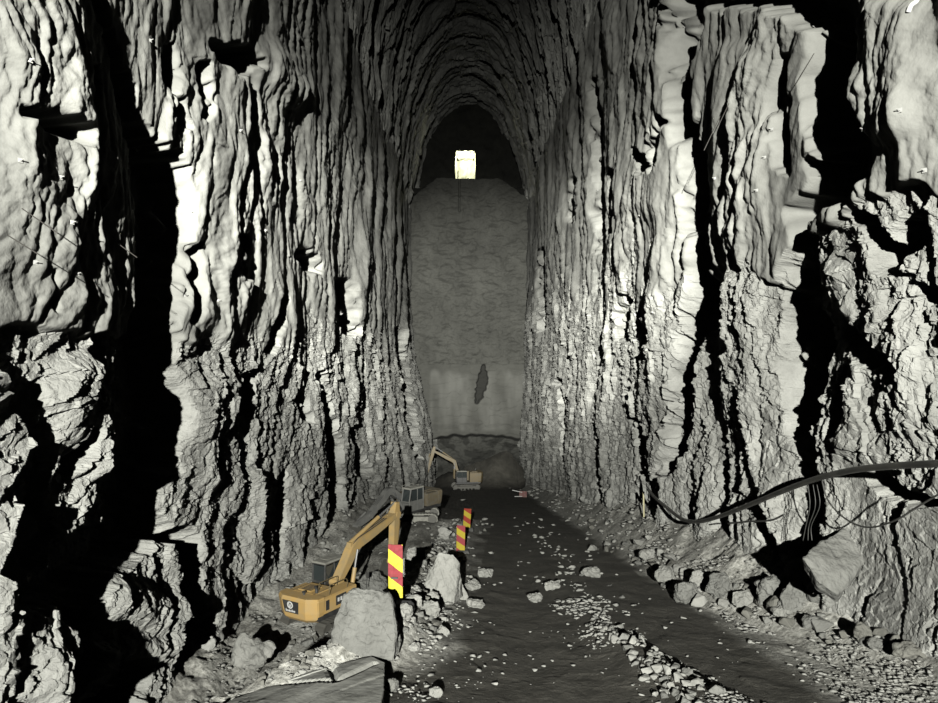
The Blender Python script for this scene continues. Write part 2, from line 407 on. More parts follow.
# ---------------------------------------------------------------- far face of the bench, upper floor, end wall and adit
BY, BT = 140.0, 34.4
def bench():
    nx_, nz_ = 260, 520
    x = np.linspace(-13, 13, nx_); z = np.linspace(-30, BT, nz_)
    Xb, Zb = np.meshgrid(x, z, indexing='ij')
    Yb = BY + (Zb - BT) * -0.01
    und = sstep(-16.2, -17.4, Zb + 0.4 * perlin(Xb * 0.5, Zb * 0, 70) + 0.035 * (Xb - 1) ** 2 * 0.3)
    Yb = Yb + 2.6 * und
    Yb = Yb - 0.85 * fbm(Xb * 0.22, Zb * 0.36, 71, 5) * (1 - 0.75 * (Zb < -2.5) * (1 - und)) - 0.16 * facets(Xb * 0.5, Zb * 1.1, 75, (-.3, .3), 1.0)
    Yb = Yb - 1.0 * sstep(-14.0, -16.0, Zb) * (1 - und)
    # leaf shaped cavity and the drilled slot near the top
    cav = strokes(CX + F * Xb / 139.5, CY - F * Zb / 139.5, [[(484, 366, 2.0), (483, 380, 5.0), (479, 396, 4.0), (477, 402, 1.5)]])
    cav = sstep(-0.9, 0.9, cav + 1.3 * fbm(Xb * 1.3, Zb * 0.9, 79, 2))
    Yb = Yb + 1.6 * cav
    slot = np.exp(-((Xb + 1.9) / 0.16) ** 2) * sstep(27.5, 28.5, Zb)
    Yb = Yb + 0.6 * slot
    # top edge rounds off towards the sides
    top = BT - np.clip(np.abs(Xb + 0.1) - 6.3, 0, None) * 0.75 + 0.25 * perlin(Xb * 0.9, Xb * 0, 77)
    Zb = np.minimum(Zb, top)
    wet_shade = np.maximum(und * (0.45 + 0.55 * sstep(-0.1, 0.25, fbm(Xb * 0.28, Zb * 0.45, 83, 3))), cav)  # damp undercut, plus the cavity's shade put into the colour
    return Xb, Yb, Zb, wet_shade
Xb, Yb, Zb, wet_shade = bench()
def bench_mat():
    m = M['bench']; nt = m.node_tree; N = nt.nodes; L = nt.links; b = N['Principled BSDF']
    src = b.inputs['Base Color'].links[0].from_socket
    aw = N.new('ShaderNodeAttribute'); aw.attribute_name = 'wet_shade'
    ap = N.new('ShaderNodeAttribute'); ap.attribute_name = 'fresh'
    m1 = N.new('ShaderNodeMix'); m1.data_type = 'RGBA'; m1.inputs['B'].default_value = (0.062, 0.062, 0.056, 1)
    L.new(ap.outputs['Fac'], m1.inputs['Factor']); L.new(src, m1.inputs['A'])
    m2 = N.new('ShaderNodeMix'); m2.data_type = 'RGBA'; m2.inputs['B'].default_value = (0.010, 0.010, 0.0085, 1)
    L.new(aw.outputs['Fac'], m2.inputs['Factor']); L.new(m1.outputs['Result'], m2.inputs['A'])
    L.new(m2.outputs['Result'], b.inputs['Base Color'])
    return m
fresh = sstep(-3.5, -5, Zb + 0.6 * perlin(Xb * 0.8, Zb * 0.1, 80)) * sstep(-16.2, -15.2, Zb) * (0.45 + 0.6 * fbm(Xb * 0.35, Zb * 0.09, 81, 3))
fresh = np.clip(fresh, 0, 1) * sstep(-8.2, -7.4, Xb)
bench_o = struct(grid_object('wall_back', np.stack([Xb, Yb, Zb], -1), bench_mat(), {'wet_shade': wet_shade, 'fresh': fresh}))
# floor of the heading on top of the bench
EY = 152.0
x = np.linspace(-13, 13, 80); y = np.linspace(BY - 0.2, EY + 0.5, 30)
Yt, Xt = np.meshgrid(y, x, indexing='ij')
tz = BT - 0.05 - np.clip(np.abs(Xt + 0.1) - 6.3, 0, None) * 0.75 * sstep(EY - 4, BY, Yt) - 0.15 * np.abs(perlin(Xt * 0.8, Yt * 0.6, 78))
struct(grid_object('floor_heading', np.stack([Xt, Yt, tz], -1), M['bench'], {'wet_shade': np.ones_like(tz) * 0.6, 'fresh': tz * 0}, flip=True))
# end wall with the adit opening
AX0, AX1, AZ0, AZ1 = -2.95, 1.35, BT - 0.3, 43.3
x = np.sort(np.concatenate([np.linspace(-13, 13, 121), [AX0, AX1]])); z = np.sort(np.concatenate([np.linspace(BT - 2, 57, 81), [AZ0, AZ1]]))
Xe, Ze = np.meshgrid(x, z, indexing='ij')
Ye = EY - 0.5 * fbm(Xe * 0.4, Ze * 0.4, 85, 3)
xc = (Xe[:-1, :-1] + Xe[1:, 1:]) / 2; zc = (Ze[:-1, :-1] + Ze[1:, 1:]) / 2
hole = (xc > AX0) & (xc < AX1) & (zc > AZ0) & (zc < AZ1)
struct(grid_object('wall_end', np.stack([Xe, Ye, Ze], -1), M['shade_rock'], mask=~hole))
# adit tunnel behind it
def adit():
    n = 60; rng = np.linspace(EY - 0.4, EY + 8, n)
    prof = [(AX0, AZ0), (AX0, AZ1 - 0.5), (AX0 + 0.2, AZ1 - 0.2), (AX0 + 0.6, AZ1), (AX1 - 0.6, AZ1), (AX1 - 0.2, AZ1 - 0.2), (AX1, AZ1 - 0.5), (AX1, AZ0), (AX0, AZ0)]
    pr = []
    for (a, b), (c, e) in zip(prof[:-1], prof[1:]):
        for k in range(10): pr.append((a + (c - a) * k / 10, b + (e - b) * k / 10))
    pr.append(prof[-1]); pr = np.array(pr)
    Y, K = np.meshgrid(rng, np.arange(len(pr)), indexing='ij')
    Xa = pr[K.astype(int), 0]; Za = pr[K.astype(int), 1]
    cxm = (AX0 + AX1) / 2; czm = (AZ0 + AZ1) / 2
    k = 1 + 0.06 * fbm(Y * 0.7, K * 0.25, 90, 3)
    return np.stack([cxm + (Xa - cxm) * k, Y, czm + (Za - czm) * k], -1)
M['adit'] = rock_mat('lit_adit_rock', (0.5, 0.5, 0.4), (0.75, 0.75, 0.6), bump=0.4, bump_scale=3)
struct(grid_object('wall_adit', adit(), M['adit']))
x = np.linspace(AX0 - .4, AX1 + .4, 20); z = np.linspace(AZ0 - .4, AZ1 + .4, 24)
Xq, Zq = np.meshgrid(x, z, indexing='ij'); Yq = EY + 7.5 - 0.6 * fbm(Xq * .6, Zq * .6, 95, 3)
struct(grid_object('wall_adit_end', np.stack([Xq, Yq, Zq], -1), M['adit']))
#<OBJ
# ---------------------------------------------------------------- helpers for things
def thing(name, label, cat, loc=(0, 0, 0), rotz=0.0, group=None):
    o = bpy.data.objects.new(name, None); COL.objects.link(o)
    o.empty_display_size = 0.2
    o.location = loc; o.rotation_euler = (0, 0, rotz)
    o['label'] = label; o['category'] = cat
    if group: o['group'] = group
    return o

def tag(o, label, cat, group=None, kind=None):
    o['label'] = label; o['category'] = cat
    if group: o['group'] = group
    if kind: o['kind'] = kind
    return o

def finish(name, bm, mat, parent=None, bevel=0.0, smooth=False):
    if bevel:
        bmesh.ops.remove_doubles(bm, verts=bm.verts, dist=1e-5)
        es = [e for e in bm.edges if len(e.link_faces) == 2 and e.calc_face_angle(0) > 0.6]
        bmesh.ops.bevel(bm, geom=es, offset=bevel, segments=2, affect='EDGES', clamp_overlap=True)
    bmesh.ops.recalc_face_normals(bm, faces=bm.faces)
    me = bpy.data.meshes.new(name); bm.to_mesh(me); bm.free()
    if smooth: me.polygons.foreach_set('use_smooth', [True] * len(me.polygons))
    for m in (mat if isinstance(mat, list) else [mat]): me.materials.append(m)
    o = bpy.data.objects.new(name, me); COL.objects.link(o)
    if parent: o.parent = parent
    return o

def box(bm, c, s, rx=0, ry=0, rz=0):
    r = bmesh.ops.create_cube(bm, size=1.0)
    mt = Matrix.Translation(c) @ Matrix.Rotation(rz, 4, 'Z') @ Matrix.Rotation(ry, 4, 'Y') @ Matrix.Rotation(rx, 4, 'X') @ Matrix.Diagonal((*s, 1))
    bmesh.ops.transform(bm, matrix=mt, verts=r['verts'])

def rings(bm, secs, cap=True):
    """loft through closed sections (lists of points of equal length)"""
    vs = [[bm.verts.new(p) for p in s] for s in secs]
    n = len(vs[0])
    for a, b in zip(vs[:-1], vs[1:]):
        for i in range(n): bm.faces.new((a[i], a[(i + 1) % n], b[(i + 1) % n], b[i]))
    if cap: bm.faces.new(vs[0]); bm.faces.new(list(reversed(vs[-1])))

def prism(bm, prof, y0, y1):
    rings(bm, [[(x, y0, z) for x, z in prof], [(x, y1, z) for x, z in prof]])

def cyl(bm, p0, p1, r, n=12, r1=None):
    p0 = Vector(p0); p1 = Vector(p1); a = (p1 - p0).normalized()
    t = Vector((0, 0, 1)) if abs(a.z) < 0.9 else Vector((1, 0, 0))
    u = a.cross(t).normalized(); v = a.cross(u)
    r1 = r if r1 is None else r1
    sec = lambda p, q: [p + (u * math.cos(2 * math.pi * k / n) + v * math.sin(2 * math.pi * k / n)) * q for k in range(n)]
    rings(bm, [sec(p0, r), sec(p1, r1)])

def tube(bm, pts, r, n=10):
    pts = [Vector(p) for p in pts]; secs = []
    u = None
    for i, p in enumerate(pts):
        a = (pts[min(i + 1, len(pts) - 1)] - pts[max(i - 1, 0)]).normalized()
        if u is None:
            t = Vector((0, 0, 1)) if abs(a.z) < 0.9 else Vector((1, 0, 0)); u = a.cross(t).normalized()
        u = (u - a * u.dot(a)).normalized(); v = a.cross(u)
        secs.append([p + (u * math.cos(2 * math.pi * k / n) + v * math.sin(2 * math.pi * k / n)) * r for k in range(n)])
    rings(bm, secs)

def spline(pts, n=12):
    P = [Vector(p) for p in pts]; P = [P[0] * 2 - P[1]] + P + [P[-1] * 2 - P[-2]]; out = []
    for i in range(1, len(P) - 2):
        for k in range(n):
            t = k / n
            out.append(0.5 * ((2 * P[i]) + (P[i + 1] - P[i - 1]) * t + (2 * P[i - 1] - 5 * P[i] + 4 * P[i + 1] - P[i + 2]) * t * t + (3 * P[i] - P[i - 1] - 3 * P[i + 1] + P[i + 2]) * t ** 3))
    out.append(P[-2]); return out

def arm_plate(bm, line, depth, y0, y1):
    """a welded box section that follows a line in the x-z plane with its own depth at every point"""
    up = []; dn = []
    for i, (x, z) in enumerate(line):
        ax, az = line[max(i - 1, 0)]; bx, bz = line[min(i + 1, len(line) - 1)]
        tx, tz = bx - ax, bz - az; L = math.hypot(tx, tz); nx_, nz_ = -tz / L, tx / L
        up.append((x + nx_ * depth[i] / 2, z + nz_ * depth[i] / 2)); dn.append((x - nx_ * depth[i] / 2, z - nz_ * depth[i] / 2))
    secs = [[(a[0], y0, a[1]), (a[0], y1, a[1]), (b[0], y1, b[1]), (b[0], y0, b[1])] for a, b in zip(up, dn)]
    rings(bm, secs)

# ---------------------------------------------------------------- excavators
M['yellow'] = plain('machine_yellow', (0.30, 0.195, 0.07), 0.5, dirt=0.5, dirtcol=(0.24, 0.19, 0.11), scale=2.5)
M['yellow_arm'] = plain('dusty_yellow_arm', (0.26, 0.175, 0.068), 0.55, dirt=0.65, dirtcol=(0.17, 0.14, 0.085), scale=2.2)
M['mid_paint'] = plain('dust_caked_yellow', (0.075, 0.06, 0.035), 0.7, dirt=0.8, dirtcol=(0.085, 0.08, 0.066), scale=3.5)
M['yellow_dusty'] = plain('dusty_machine_yellow', (0.085, 0.062, 0.026), 0.6, dirt=0.6, dirtcol=(0.07, 0.062, 0.043), scale=2.0)
M['grey_dusty'] = plain('dust_covered_paint', (0.075, 0.075, 0.07), 0.7, dirt=0.6, dirtcol=(0.11, 0.108, 0.098), scale=2.5)
M['pale_dusty'] = plain('pale_dust_covered_steel', (0.17, 0.167, 0.145), 0.8, dirt=0.5, dirtcol=(0.06, 0.058, 0.05), scale=3)
M['black'] = plain('black_paint', (0.018, 0.018, 0.018), 0.5, dirt=0.25, dirtcol=(0.09, 0.088, 0.075))
M['steel'] = plain('worn_steel', (0.06, 0.058, 0.05), 0.6, 0.3, dirt=0.5, dirtcol=(0.07, 0.067, 0.058), scale=4)
M['chrome'] = plain('cylinder_rod', (0.55, 0.55, 0.55), 0.25, 0.9, dirt=0.2)
M['white'] = plain('white_lettering', (0.4, 0.4, 0.385), 0.5, dirt=0.15)
def glass():
    m, nt, b = nodes_of('cab_glass')
    n = nt.nodes.new('ShaderNodeTexNoise'); n.inputs['Scale'].default_value = 3
    mr = nt.nodes.new('ShaderNodeMapRange'); mr.inputs['To Min'].default_value = 0.05; mr.inputs['To Max'].default_value = 0.3
    nt.links.new(n.outputs['Fac'], mr.inputs['Value']); nt.links.new(mr.outputs['Result'], b.inputs['Roughness'])
    b.inputs['Base Color'].default_value = (0.02, 0.024, 0.024, 1); b.inputs['Specular IOR Level'].default_value = 0.6
    return m
M['glass'] = glass()

def track_mesh(bm, y, L=4.6, H=0.95, W=0.6):
    r = H / 2; n = 76; per = 2 * (L - H) + 2 * math.pi * r; outer = []; inner = []
    for k in range(n):
        s = per * k / n; st = L - H
        if s < st: p = (-st / 2 + s, 0); q = (0, -1)
        elif s < st + math.pi * r:
            a = (s - st) / r - math.pi / 2; p = (st / 2, r); q = (math.cos(a), math.sin(a))
        elif s < 2 * st + math.pi * r: p = (st / 2 - (s - st - math.pi * r), H); q = (0, 1)
        else:
            a = (s - 2 * st - math.pi * r) / r + math.pi / 2; p = (-st / 2, r); q = (math.cos(a), math.sin(a))
        e = r if abs(q[1]) != 1 or q[0] != 0 else 0
        ro = 0.035 if k % 2 else -0.01
        base = (p[0] + q[0] * r, r + q[1] * r) if not (q[0] == 0) else (p[0], p[1])
        outer.append((base[0] + q[0] * ro, base[1] + q[1] * ro)); inner.append((base[0] - q[0] * 0.09, base[1] - q[1] * 0.09))
    secs = [[(o[0], y - W / 2, o[1]), (o[0], y + W / 2, o[1]), (i[0], y + W / 2, i[1]), (i[0], y - W / 2, i[1])] for o, i in zip(outer, inner)]
    rings(bm, secs + [secs[0]], cap=False)

def excavator(label, loc, heading, paint, cabpaint, boom, stick_end, bucket_turn=0.0, track_heading=None, track_mat=None, house_top=2.25, badge=False, dusty_arm=None, rails=True):
    t = thing('excavator', label, 'excavator', loc, heading)
    P = M[paint]; C = M[cabpaint]; A = M[dusty_arm or paint]
    TM = M[track_mat or 'steel']
    # undercarriage, turned independently of the house
    th = (track_heading - heading) if track_heading is not None else 0.0
    bm = bmesh.new(); box(bm, (0, 0, 0.62), (2.2, 1.9, 0.42)); cyl(bm, (0, 0, 0.8), (0, 0, 1.08), 0.75, 24)
    o = finish('undercarriage', bm, M['steel'], t, 0.03); o.rotation_euler.z = th
    for s in (-1, 1):
        bm = bmesh.new(); track_mesh(bm, s * 1.2)
        tr = finish('track', bm, TM, t); tr.rotation_euler.z = th
        bm = bmesh.new(); box(bm, (0, s * 1.2, 0.48), (3.3, 0.34, 0.4))
        for k in range(6): cyl(bm, (-1.5 + 0.6 * k, s * 1.02, 0.2), (-1.5 + 0.6 * k, s * 1.38, 0.2), 0.13, 14)
        finish('track_frame', bm, TM, tr)
        bm = bmesh.new(); cyl(bm, (-1.82, s * 0.98, 0.475), (-1.82, s * 1.42, 0.475), 0.36, 20); finish('sprocket', bm, M['steel'], tr)
        bm = bmesh.new(); cyl(bm, (1.82, s * 0.98, 0.475), (1.82, s * 1.42, 0.475), 0.36, 20); finish('idler', bm, M['steel'], tr)
    # house
    ht = house_top
    bm = bmesh.new(); box(bm, (-0.35, 0, 1.2), (4.1, 2.6, 0.26))
    finish('upper_frame', bm, M['black'], t, 0.03)
    bm = bmesh.new()
    box(bm, (-0.75, -0.87, (1.33 + ht - .08) / 2), (2.7, 0.86, ht - .08 - 1.33)); box(bm, (-1.35, 0.87, (1.33 + ht - .08) / 2), (1.55, 0.86, ht - .08 - 1.33))
    box(bm, (-1.35, 0, (1.33 + ht - .12) / 2), (1.5, 0.9, ht - .12 - 1.33))
    body = finish('engine_housing', bm, P, t, 0.04)
    bm = bmesh.new(); box(bm, (-1.35, 0.1, ht - 0.04), (1.45, 1.5, 0.1)); box(bm, (-1.45, 0.15, ht + 0.03), (0.9, 0.9, 0.08)); 
    hood = finish('engine_hood', bm, P, t, 0.03)
    bm = bmesh.new()
    for k in range(5): box(bm, (-1.75 + 0.15 * k, 0.15, ht + 0.075), (0.05, 0.62, 0.02))
    for y in (-0.62, 0.82): box(bm, (-1.35, y, ht + 0.012), (1.4, 0.025, 0.012))
    finish('vent_slots', bm, M['black'], hood)
    for vx, vw in ((-1.75, 0.25), (0.25, 0.22)):
        bm = bmesh.new(); box(bm, (vx, -1.306, 1.75), (vw, 0.02, 0.5)); finish('side_vent', bm, M['black'], body)
    bm = bmesh.new(); cyl(bm, (-1.75, -0.55, ht - .1), (-1.75, -0.55, ht + 0.22), 0.08); cyl(bm, (-1.75, -0.55, ht + .2), (-1.83, -0.55, ht + 0.36), 0.075)
    finish('exhaust_pipe', bm, M['black'], t)
    # counterweight
    def plan(z, back, half, ch, front=-2.0):
        return [(front, -half, z), (back + ch, -half, z), (back, -half + ch * 1.6, z), (back, half - ch * 1.6, z), (back + ch, half, z), (front, half, z)]
    bm = bmesh.new()
    rings(bm, [plan(0.98, -2.5, 1.05, 0.3), plan(1.16, -2.72, 1.24, 0.34), plan(1.5, -2.8, 1.32, 0.36), plan(ht - 0.12, -2.88, 1.36, 0.34), plan(ht, -2.78, 1.28, 0.32)])
    cw = finish('counterweight', bm, P, t, 0.035)
    if badge:
        bm = bmesh.new()
        tl = 0.035
        rings(bm, [[(-2.815, -0.28, 1.42), (-2.815, 0.62, 1.42), (-2.905, 0.72, ht - 0.2), (-2.905, -0.36, ht - 0.2)], [(-2.75, -0.28, 1.42), (-2.75, 0.62, 1.42), (-2.85, 0.72, ht - 0.2), (-2.85, -0.36, ht - 0.2)]])
        bp = finish('badge_panel', bm, M['black'], cw)
        bm = bmesh.new(); n = 28; cy, cz = 0.2, 1.84
        f = lambda r, k, x: (x - 0.10 * (cz + r * math.sin(k) - 1.42), cy + r * math.cos(k), cz + r * math.sin(k))
        for k in range(n):
            a, b = 2 * math.pi * k / n, 2 * math.pi * (k + 1) / n
            vs = [bm.verts.new(f(r, q, -2.855)) for r, q in ((0.19, a), (0.19, b), (0.13, b), (0.13, a))]
            bm.faces.new(vs)
        r_ = bmesh.ops.extrude_face_region(bm, geom=bm.faces[:]); bmesh.ops.translate(bm, vec=(0.03, 0, 0), verts=[v for v in r_['geom'] if isinstance(v, bmesh.types.BMVert)])
        box(bm, (-2.885, cy + 0.05, cz), (0.03, 0.035, 0.22), rx=-0.4); box(bm, (-2.885, cy - 0.05, cz), (0.03, 0.035, 0.22), rx=0.4); box(bm, (-2.885, cy, cz - 0.03), (0.03, 0.1, 0.03))
        finish('emblem', bm, M['white'], bp)
        bm = bmesh.new(); y = 0.5
        for hgt, wdt in ((.13, .035), (.08, .05), (.08, .03), (.1, .05), (.08, .04), (.13, .03), (.08, .05), (.09, .04)):
            box(bm, (-2.845, y, 1.49 + hgt / 2), (0.03, wdt, hgt)); y -= wdt + 0.042
        finish('lettering', bm, M['white'], bp)
        bm = bmesh.new(); box(bm, (-0.7, -1.305, 1.78), (0.8, 0.03, 0.5))
        sp = finish('side_panel', bm, M['black'], body)
        bm = bmesh.new()
        for k in range(3): box(bm, (-0.92 + 0.22 * k, -1.325, 1.8), (0.13, 0.015, 0.2))
        finish('lettering', bm, M['white'], sp)
        bm = bmesh.new(); cyl(bm, (-2.3, -0.2, ht), (-2.3, -0.2, ht + 0.12), 0.05); box(bm, (-2.3, -0.2, ht + 0.15), (0.16, 0.12, 0.1))
        finish('camera_pod', bm, M['black'], t)
    # cab: frame posts, roof, lower door, panes
    ch = 3.15; x0, x1, y0, y1, z0 = -0.05, 1.75, 0.36, 1.3, 1.3
    bm = bmesh.new()
    side = [(x0, z0), (x1 - 0.15, z0), (x1, z0 + 0.75), (x1 - 0.22, ch - 0.06), (x0 + 0.03, ch - 0.06)]
    for y in (y0 + 0.04, y1 - 0.04):
        for a, b in zip(side, side[1:] + side[:1]): cyl(bm, (a[0], y, a[1]), (b[0], y, b[1]), 0.06, 8)
        cyl(bm, (0.75, y, z0), (0.72, y, ch - 0.05), 0.05, 8)
    for (a, b) in side: cyl(bm, (a, y0 + .04, b), (a, y1 - .04, b), 0.06, 8)
    box(bm, ((x0 + x1) / 2 - .06, y1 - 0.03, z0 + 0.42), (x1 - x0 - 0.15, 0.05, 0.8)); box(bm, ((x0 + x1) / 2 - .06, y0 + 0.03, z0 + 0.42), (x1 - x0 - 0.15, 0.05, 0.8))
    box(bm, (x0 + 0.02, (y0 + y1) / 2, z0 + 0.45), (0.05, y1 - y0 - .05, 0.85)); box(bm, (x1 - 0.08, (y0 + y1) / 2, z0 + 0.3), (0.05, y1 - y0 - .05, 0.6), ry=0.12)
    cab = finish('cab', bm, C, t)
    bm = bmesh.new(); box(bm, ((x0 + x1) / 2 - 0.08, (y0 + y1) / 2, ch), (x1 - x0 - 0.1, y1 - y0 + 0.04, 0.12)); box(bm, ((x0 + x1) / 2 - 0.15, (y0 + y1) / 2, ch + 0.07), (0.7, 0.6, 0.05))
    finish('roof', bm, M['pale_dusty'], cab, 0.03)
    for y in (y0 + 0.03, y1 - 0.03):
        bm = bmesh.new(); box(bm, (0.37, y, z0 + 1.26), (0.64, 0.02, 0.86)); finish('window', bm, M['glass'], cab)
        bm = bmesh.new(); box(bm, (1.12, y, z0 + 1.26), (0.72, 0.02, 0.86)); finish('window', bm, M['glass'], cab)
    bm = bmesh.new(); box(bm, (x0 + 0.02, (y0 + y1) / 2, z0 + 1.28), (0.02, y1 - y0 - 0.12, 0.84)); finish('rear_window', bm, M['glass'], cab)
    bm = bmesh.new(); box(bm, (x1 - 0.11, (y0 + y1) / 2, z0 + 1.2), (0.02, y1 - y0 - 0.12, 1.0), ry=-0.2); finish('windscreen', bm, M['glass'], cab)
    bm = bmesh.new(); cyl(bm, (1.5, -1.25, 1.7), (1.5, -1.3, 2.3), 0.025, 6); box(bm, (1.5, -1.32, 2.4), (0.04, 0.2, 0.32)); finish('mirror', bm, M['black'], t)
    if rails:
        bm = bmesh.new()
        for s in (-1.2, -0.5):
            tube(bm, spline([(-0.1, s, ht - .1), (-0.1, s, ht + 0.35), (-0.4, s, ht + 0.42), (-1.3, s, ht + 0.42), (-1.5, s, ht + 0.35), (-1.5, s, ht - .1)], 4), 0.022, 6)
        finish('handrail', bm, M['pale_dusty'] if cabpaint == 'grey_dusty' else M['yellow_dusty'], t)
    # boom: smooth through its three points
    B = [Vector((x, 0, z)) for x, z in boom]
    pts = [(p.x, p.z) for p in spline([B[0], B[0].lerp(B[1], .55), B[1], B[1].lerp(B[2], 0.35), B[2]], 5)]
    n = len(pts); dep = [0.32 + 0.24 * math.sin(math.pi * min(1, k / (n - 1) * 1.02)) ** 0.8 for k in range(n)]
    bm = bmesh.new(); arm_plate(bm, pts, dep, -0.27, 0.27); cyl(bm, (boom[2][0], -0.33, boom[2][1]), (boom[2][0], 0.33, boom[2][1]), 0.2, 16); cyl(bm, (boom[0][0], -0.36, boom[0][1]), (boom[0][0], 0.36, boom[0][1]), 0.2, 16)
    bo = finish('boom', bm, A, t, 0.02)
    # hydraulic lines along the boom
    for s in (-0.16, 0.0, 0.16):
        bm = bmesh.new()
        tube(bm, [(x_, s, z_ + d_ * 0.5 + 0.05) for (x_, z_), d_ in list(zip(pts, dep))[2:-2]], 0.03, 6); finish('hydraulic_hose', bm, M['black'], bo)
    # boom cylinders
    k = int(n * 0.47); mid = Vector((pts[k][0], 0, pts[k][1]))
    foot = Vector((boom[0][0] + 0.75, 0, boom[0][1] - 0.75))
    for s in (-1, 1):
        bm = bmesh.new(); q = foot.lerp(mid, 0.58); cyl(bm, foot + Vector((0, s * 0.4, 0)), q + Vector((0, s * 0.4, 0)), 0.12, 14)
        bc = finish('boom_cylinder', bm, A, t)
        bm = bmesh.new(); cyl(bm, q + Vector((0, s * 0.4, 0)), mid + Vector((0, s * 0.4, 0)), 0.065, 12); finish('cylinder_rod', bm, M['chrome'], bc)
    # stick
    K = Vector((boom[2][0], 0, boom[2][1])); E = Vector((stick_end[0], 0, stick_end[1])); dv = (E - K).normalized()
    nv = Vector((-dv.z, 0, dv.x)); nv = nv if nv.dot(B[1] - K) < 0 or True else -nv
    back = K - dv * 0.75
    ln = [(back.x, back.z), ((K - dv * .2).x, (K - dv * .2).z), ((K + dv * 0.3).x, (K + dv * 0.3).z), (E.x, E.z)]
    bm = bmesh.new(); arm_plate(bm, ln, [0.3, 0.52, 0.55, 0.3], -0.21, 0.21); cyl(bm, E + Vector((0, -.28, 0)), E + Vector((0, .28, 0)), 0.15, 14)
    stk = finish('stick', bm, A, t, 0.02)
    up = Vector((0, 0, 1))
    # stick cylinder on top of the boom
    k2 = int(n * 0.42); a = Vector((pts[k2][0], 0, pts[k2][1] + dep[k2] * 0.5 + 0.22)); m2 = a.lerp(back, 0.6)
    bm = bmesh.new(); cyl(bm, a, m2, 0.12, 14); box(bm, a - Vector((0, 0, 0.12)), (0.3, 0.3, 0.3)); sc_ = finish('stick_cylinder', bm, A, t)
    bm = bmesh.new(); cyl(bm, m2, back, 0.065, 12); finish('cylinder_rod', bm, M['chrome'], sc_)
    # bucket
    side_n = nv if nv.x > 0 else -nv
    b0 = K.lerp(E, 0.15) + side_n * 0.45; b1 = K.lerp(E, 0.85) + side_n * 0.36
    bm = bmesh.new(); cyl(bm, b0, b0.lerp(b1, 0.6), 0.1, 12); bcy = finish('bucket_cylinder', bm, A, t)
    bm = bmesh.new(); cyl(bm, b0.lerp(b1, 0.6), b1, 0.055, 10); finish('cylinder_rod', bm, M['chrome'], bcy)
    prof = [(0.0, 0.1), (0.45, 0.05), (0.75, -0.3), (0.8, -0.75), (0.5, -1.15), (0.0, -1.3), (-0.35, -1.22)]
    bm = bmesh.new()
    W = 0.7
    for (a_, b_), (c_, d_) in zip(prof[:-1], prof[1:]):
        tx, tz = c_ - a_, d_ - b_; L = math.hypot(tx, tz); nx_, nz_ = tz / L * 0.05, -tx / L * 0.05
        rings(bm, [[(a_, -W, b_), (c_, -W, d_), (c_ + nx_, -W, d_ + nz_), (a_ + nx_, -W, b_ + nz_)], [(a_, W, b_), (c_, W, d_), (c_ + nx_, W, d_ + nz_), (a_ + nx_, W, b_ + nz_)]])
    for s in (-W, W - 0.05): prism(bm, prof, s, s + 0.05)
    bk = finish('bucket', bm, M['steel'], t); bk.location = E; bk.rotation_euler.y = bucket_turn
    for k in range(5):
        bm = bmesh.new(); y = -0.6 + 0.3 * k
        rings(bm, [[(-0.3, y - .06, -1.27), (-0.3, y + .06, -1.27), (-0.3, y + .06, -1.17), (-0.3, y - .06, -1.17)], [(-0.62, y - .03, -1.2), (-0.62, y + .03, -1.2), (-0.62, y + .03, -1.17), (-0.62, y - .03, -1.17)]])
        finish('tooth', bm, M['steel'], bk)
    return t

# the nearest machine, sunk in the rubble of the pit, seen from behind
excavator('clean yellow excavator nearest the camera, its badged rear half buried in rubble', (-7.5, 38.25, -14.75), math.radians(60), 'yellow', 'black',
          [(0.45, 2.1), (1.95, 3.75), (5.85, 4.75)], (5.6, 1.9), 0.4, badge=True, house_top=2.25, dusty_arm='yellow_arm')
gm = float(ground(-4.4, 61))
excavator('dust-covered grey excavator on pale tracks, standing mid-way beside the left rock wall', (-4.95, 61, gm - 0.05), math.radians(233), 'mid_paint', 'grey_dusty',
          [(0.5, 1.8), (2.9, 3.05), (5.2, 1.45)], (6.6, 0.85), 0.9, track_heading=math.radians(180), track_mat='pale_dusty', house_top=2.5, dusty_arm='grey_dusty')
gf = float(ground(-0.6, 120))
excavator('small far yellow excavator with raised bent arm, in front of the back wall', (-0.6, 120, gf - 0.03), math.radians(188), 'yellow_dusty', 'black',
          [(1.2, 2.6), (2.0, 4.7), (5.5, 6.6)], (6.6, 2.6), 0.3, house_top=2.95, rails=False)

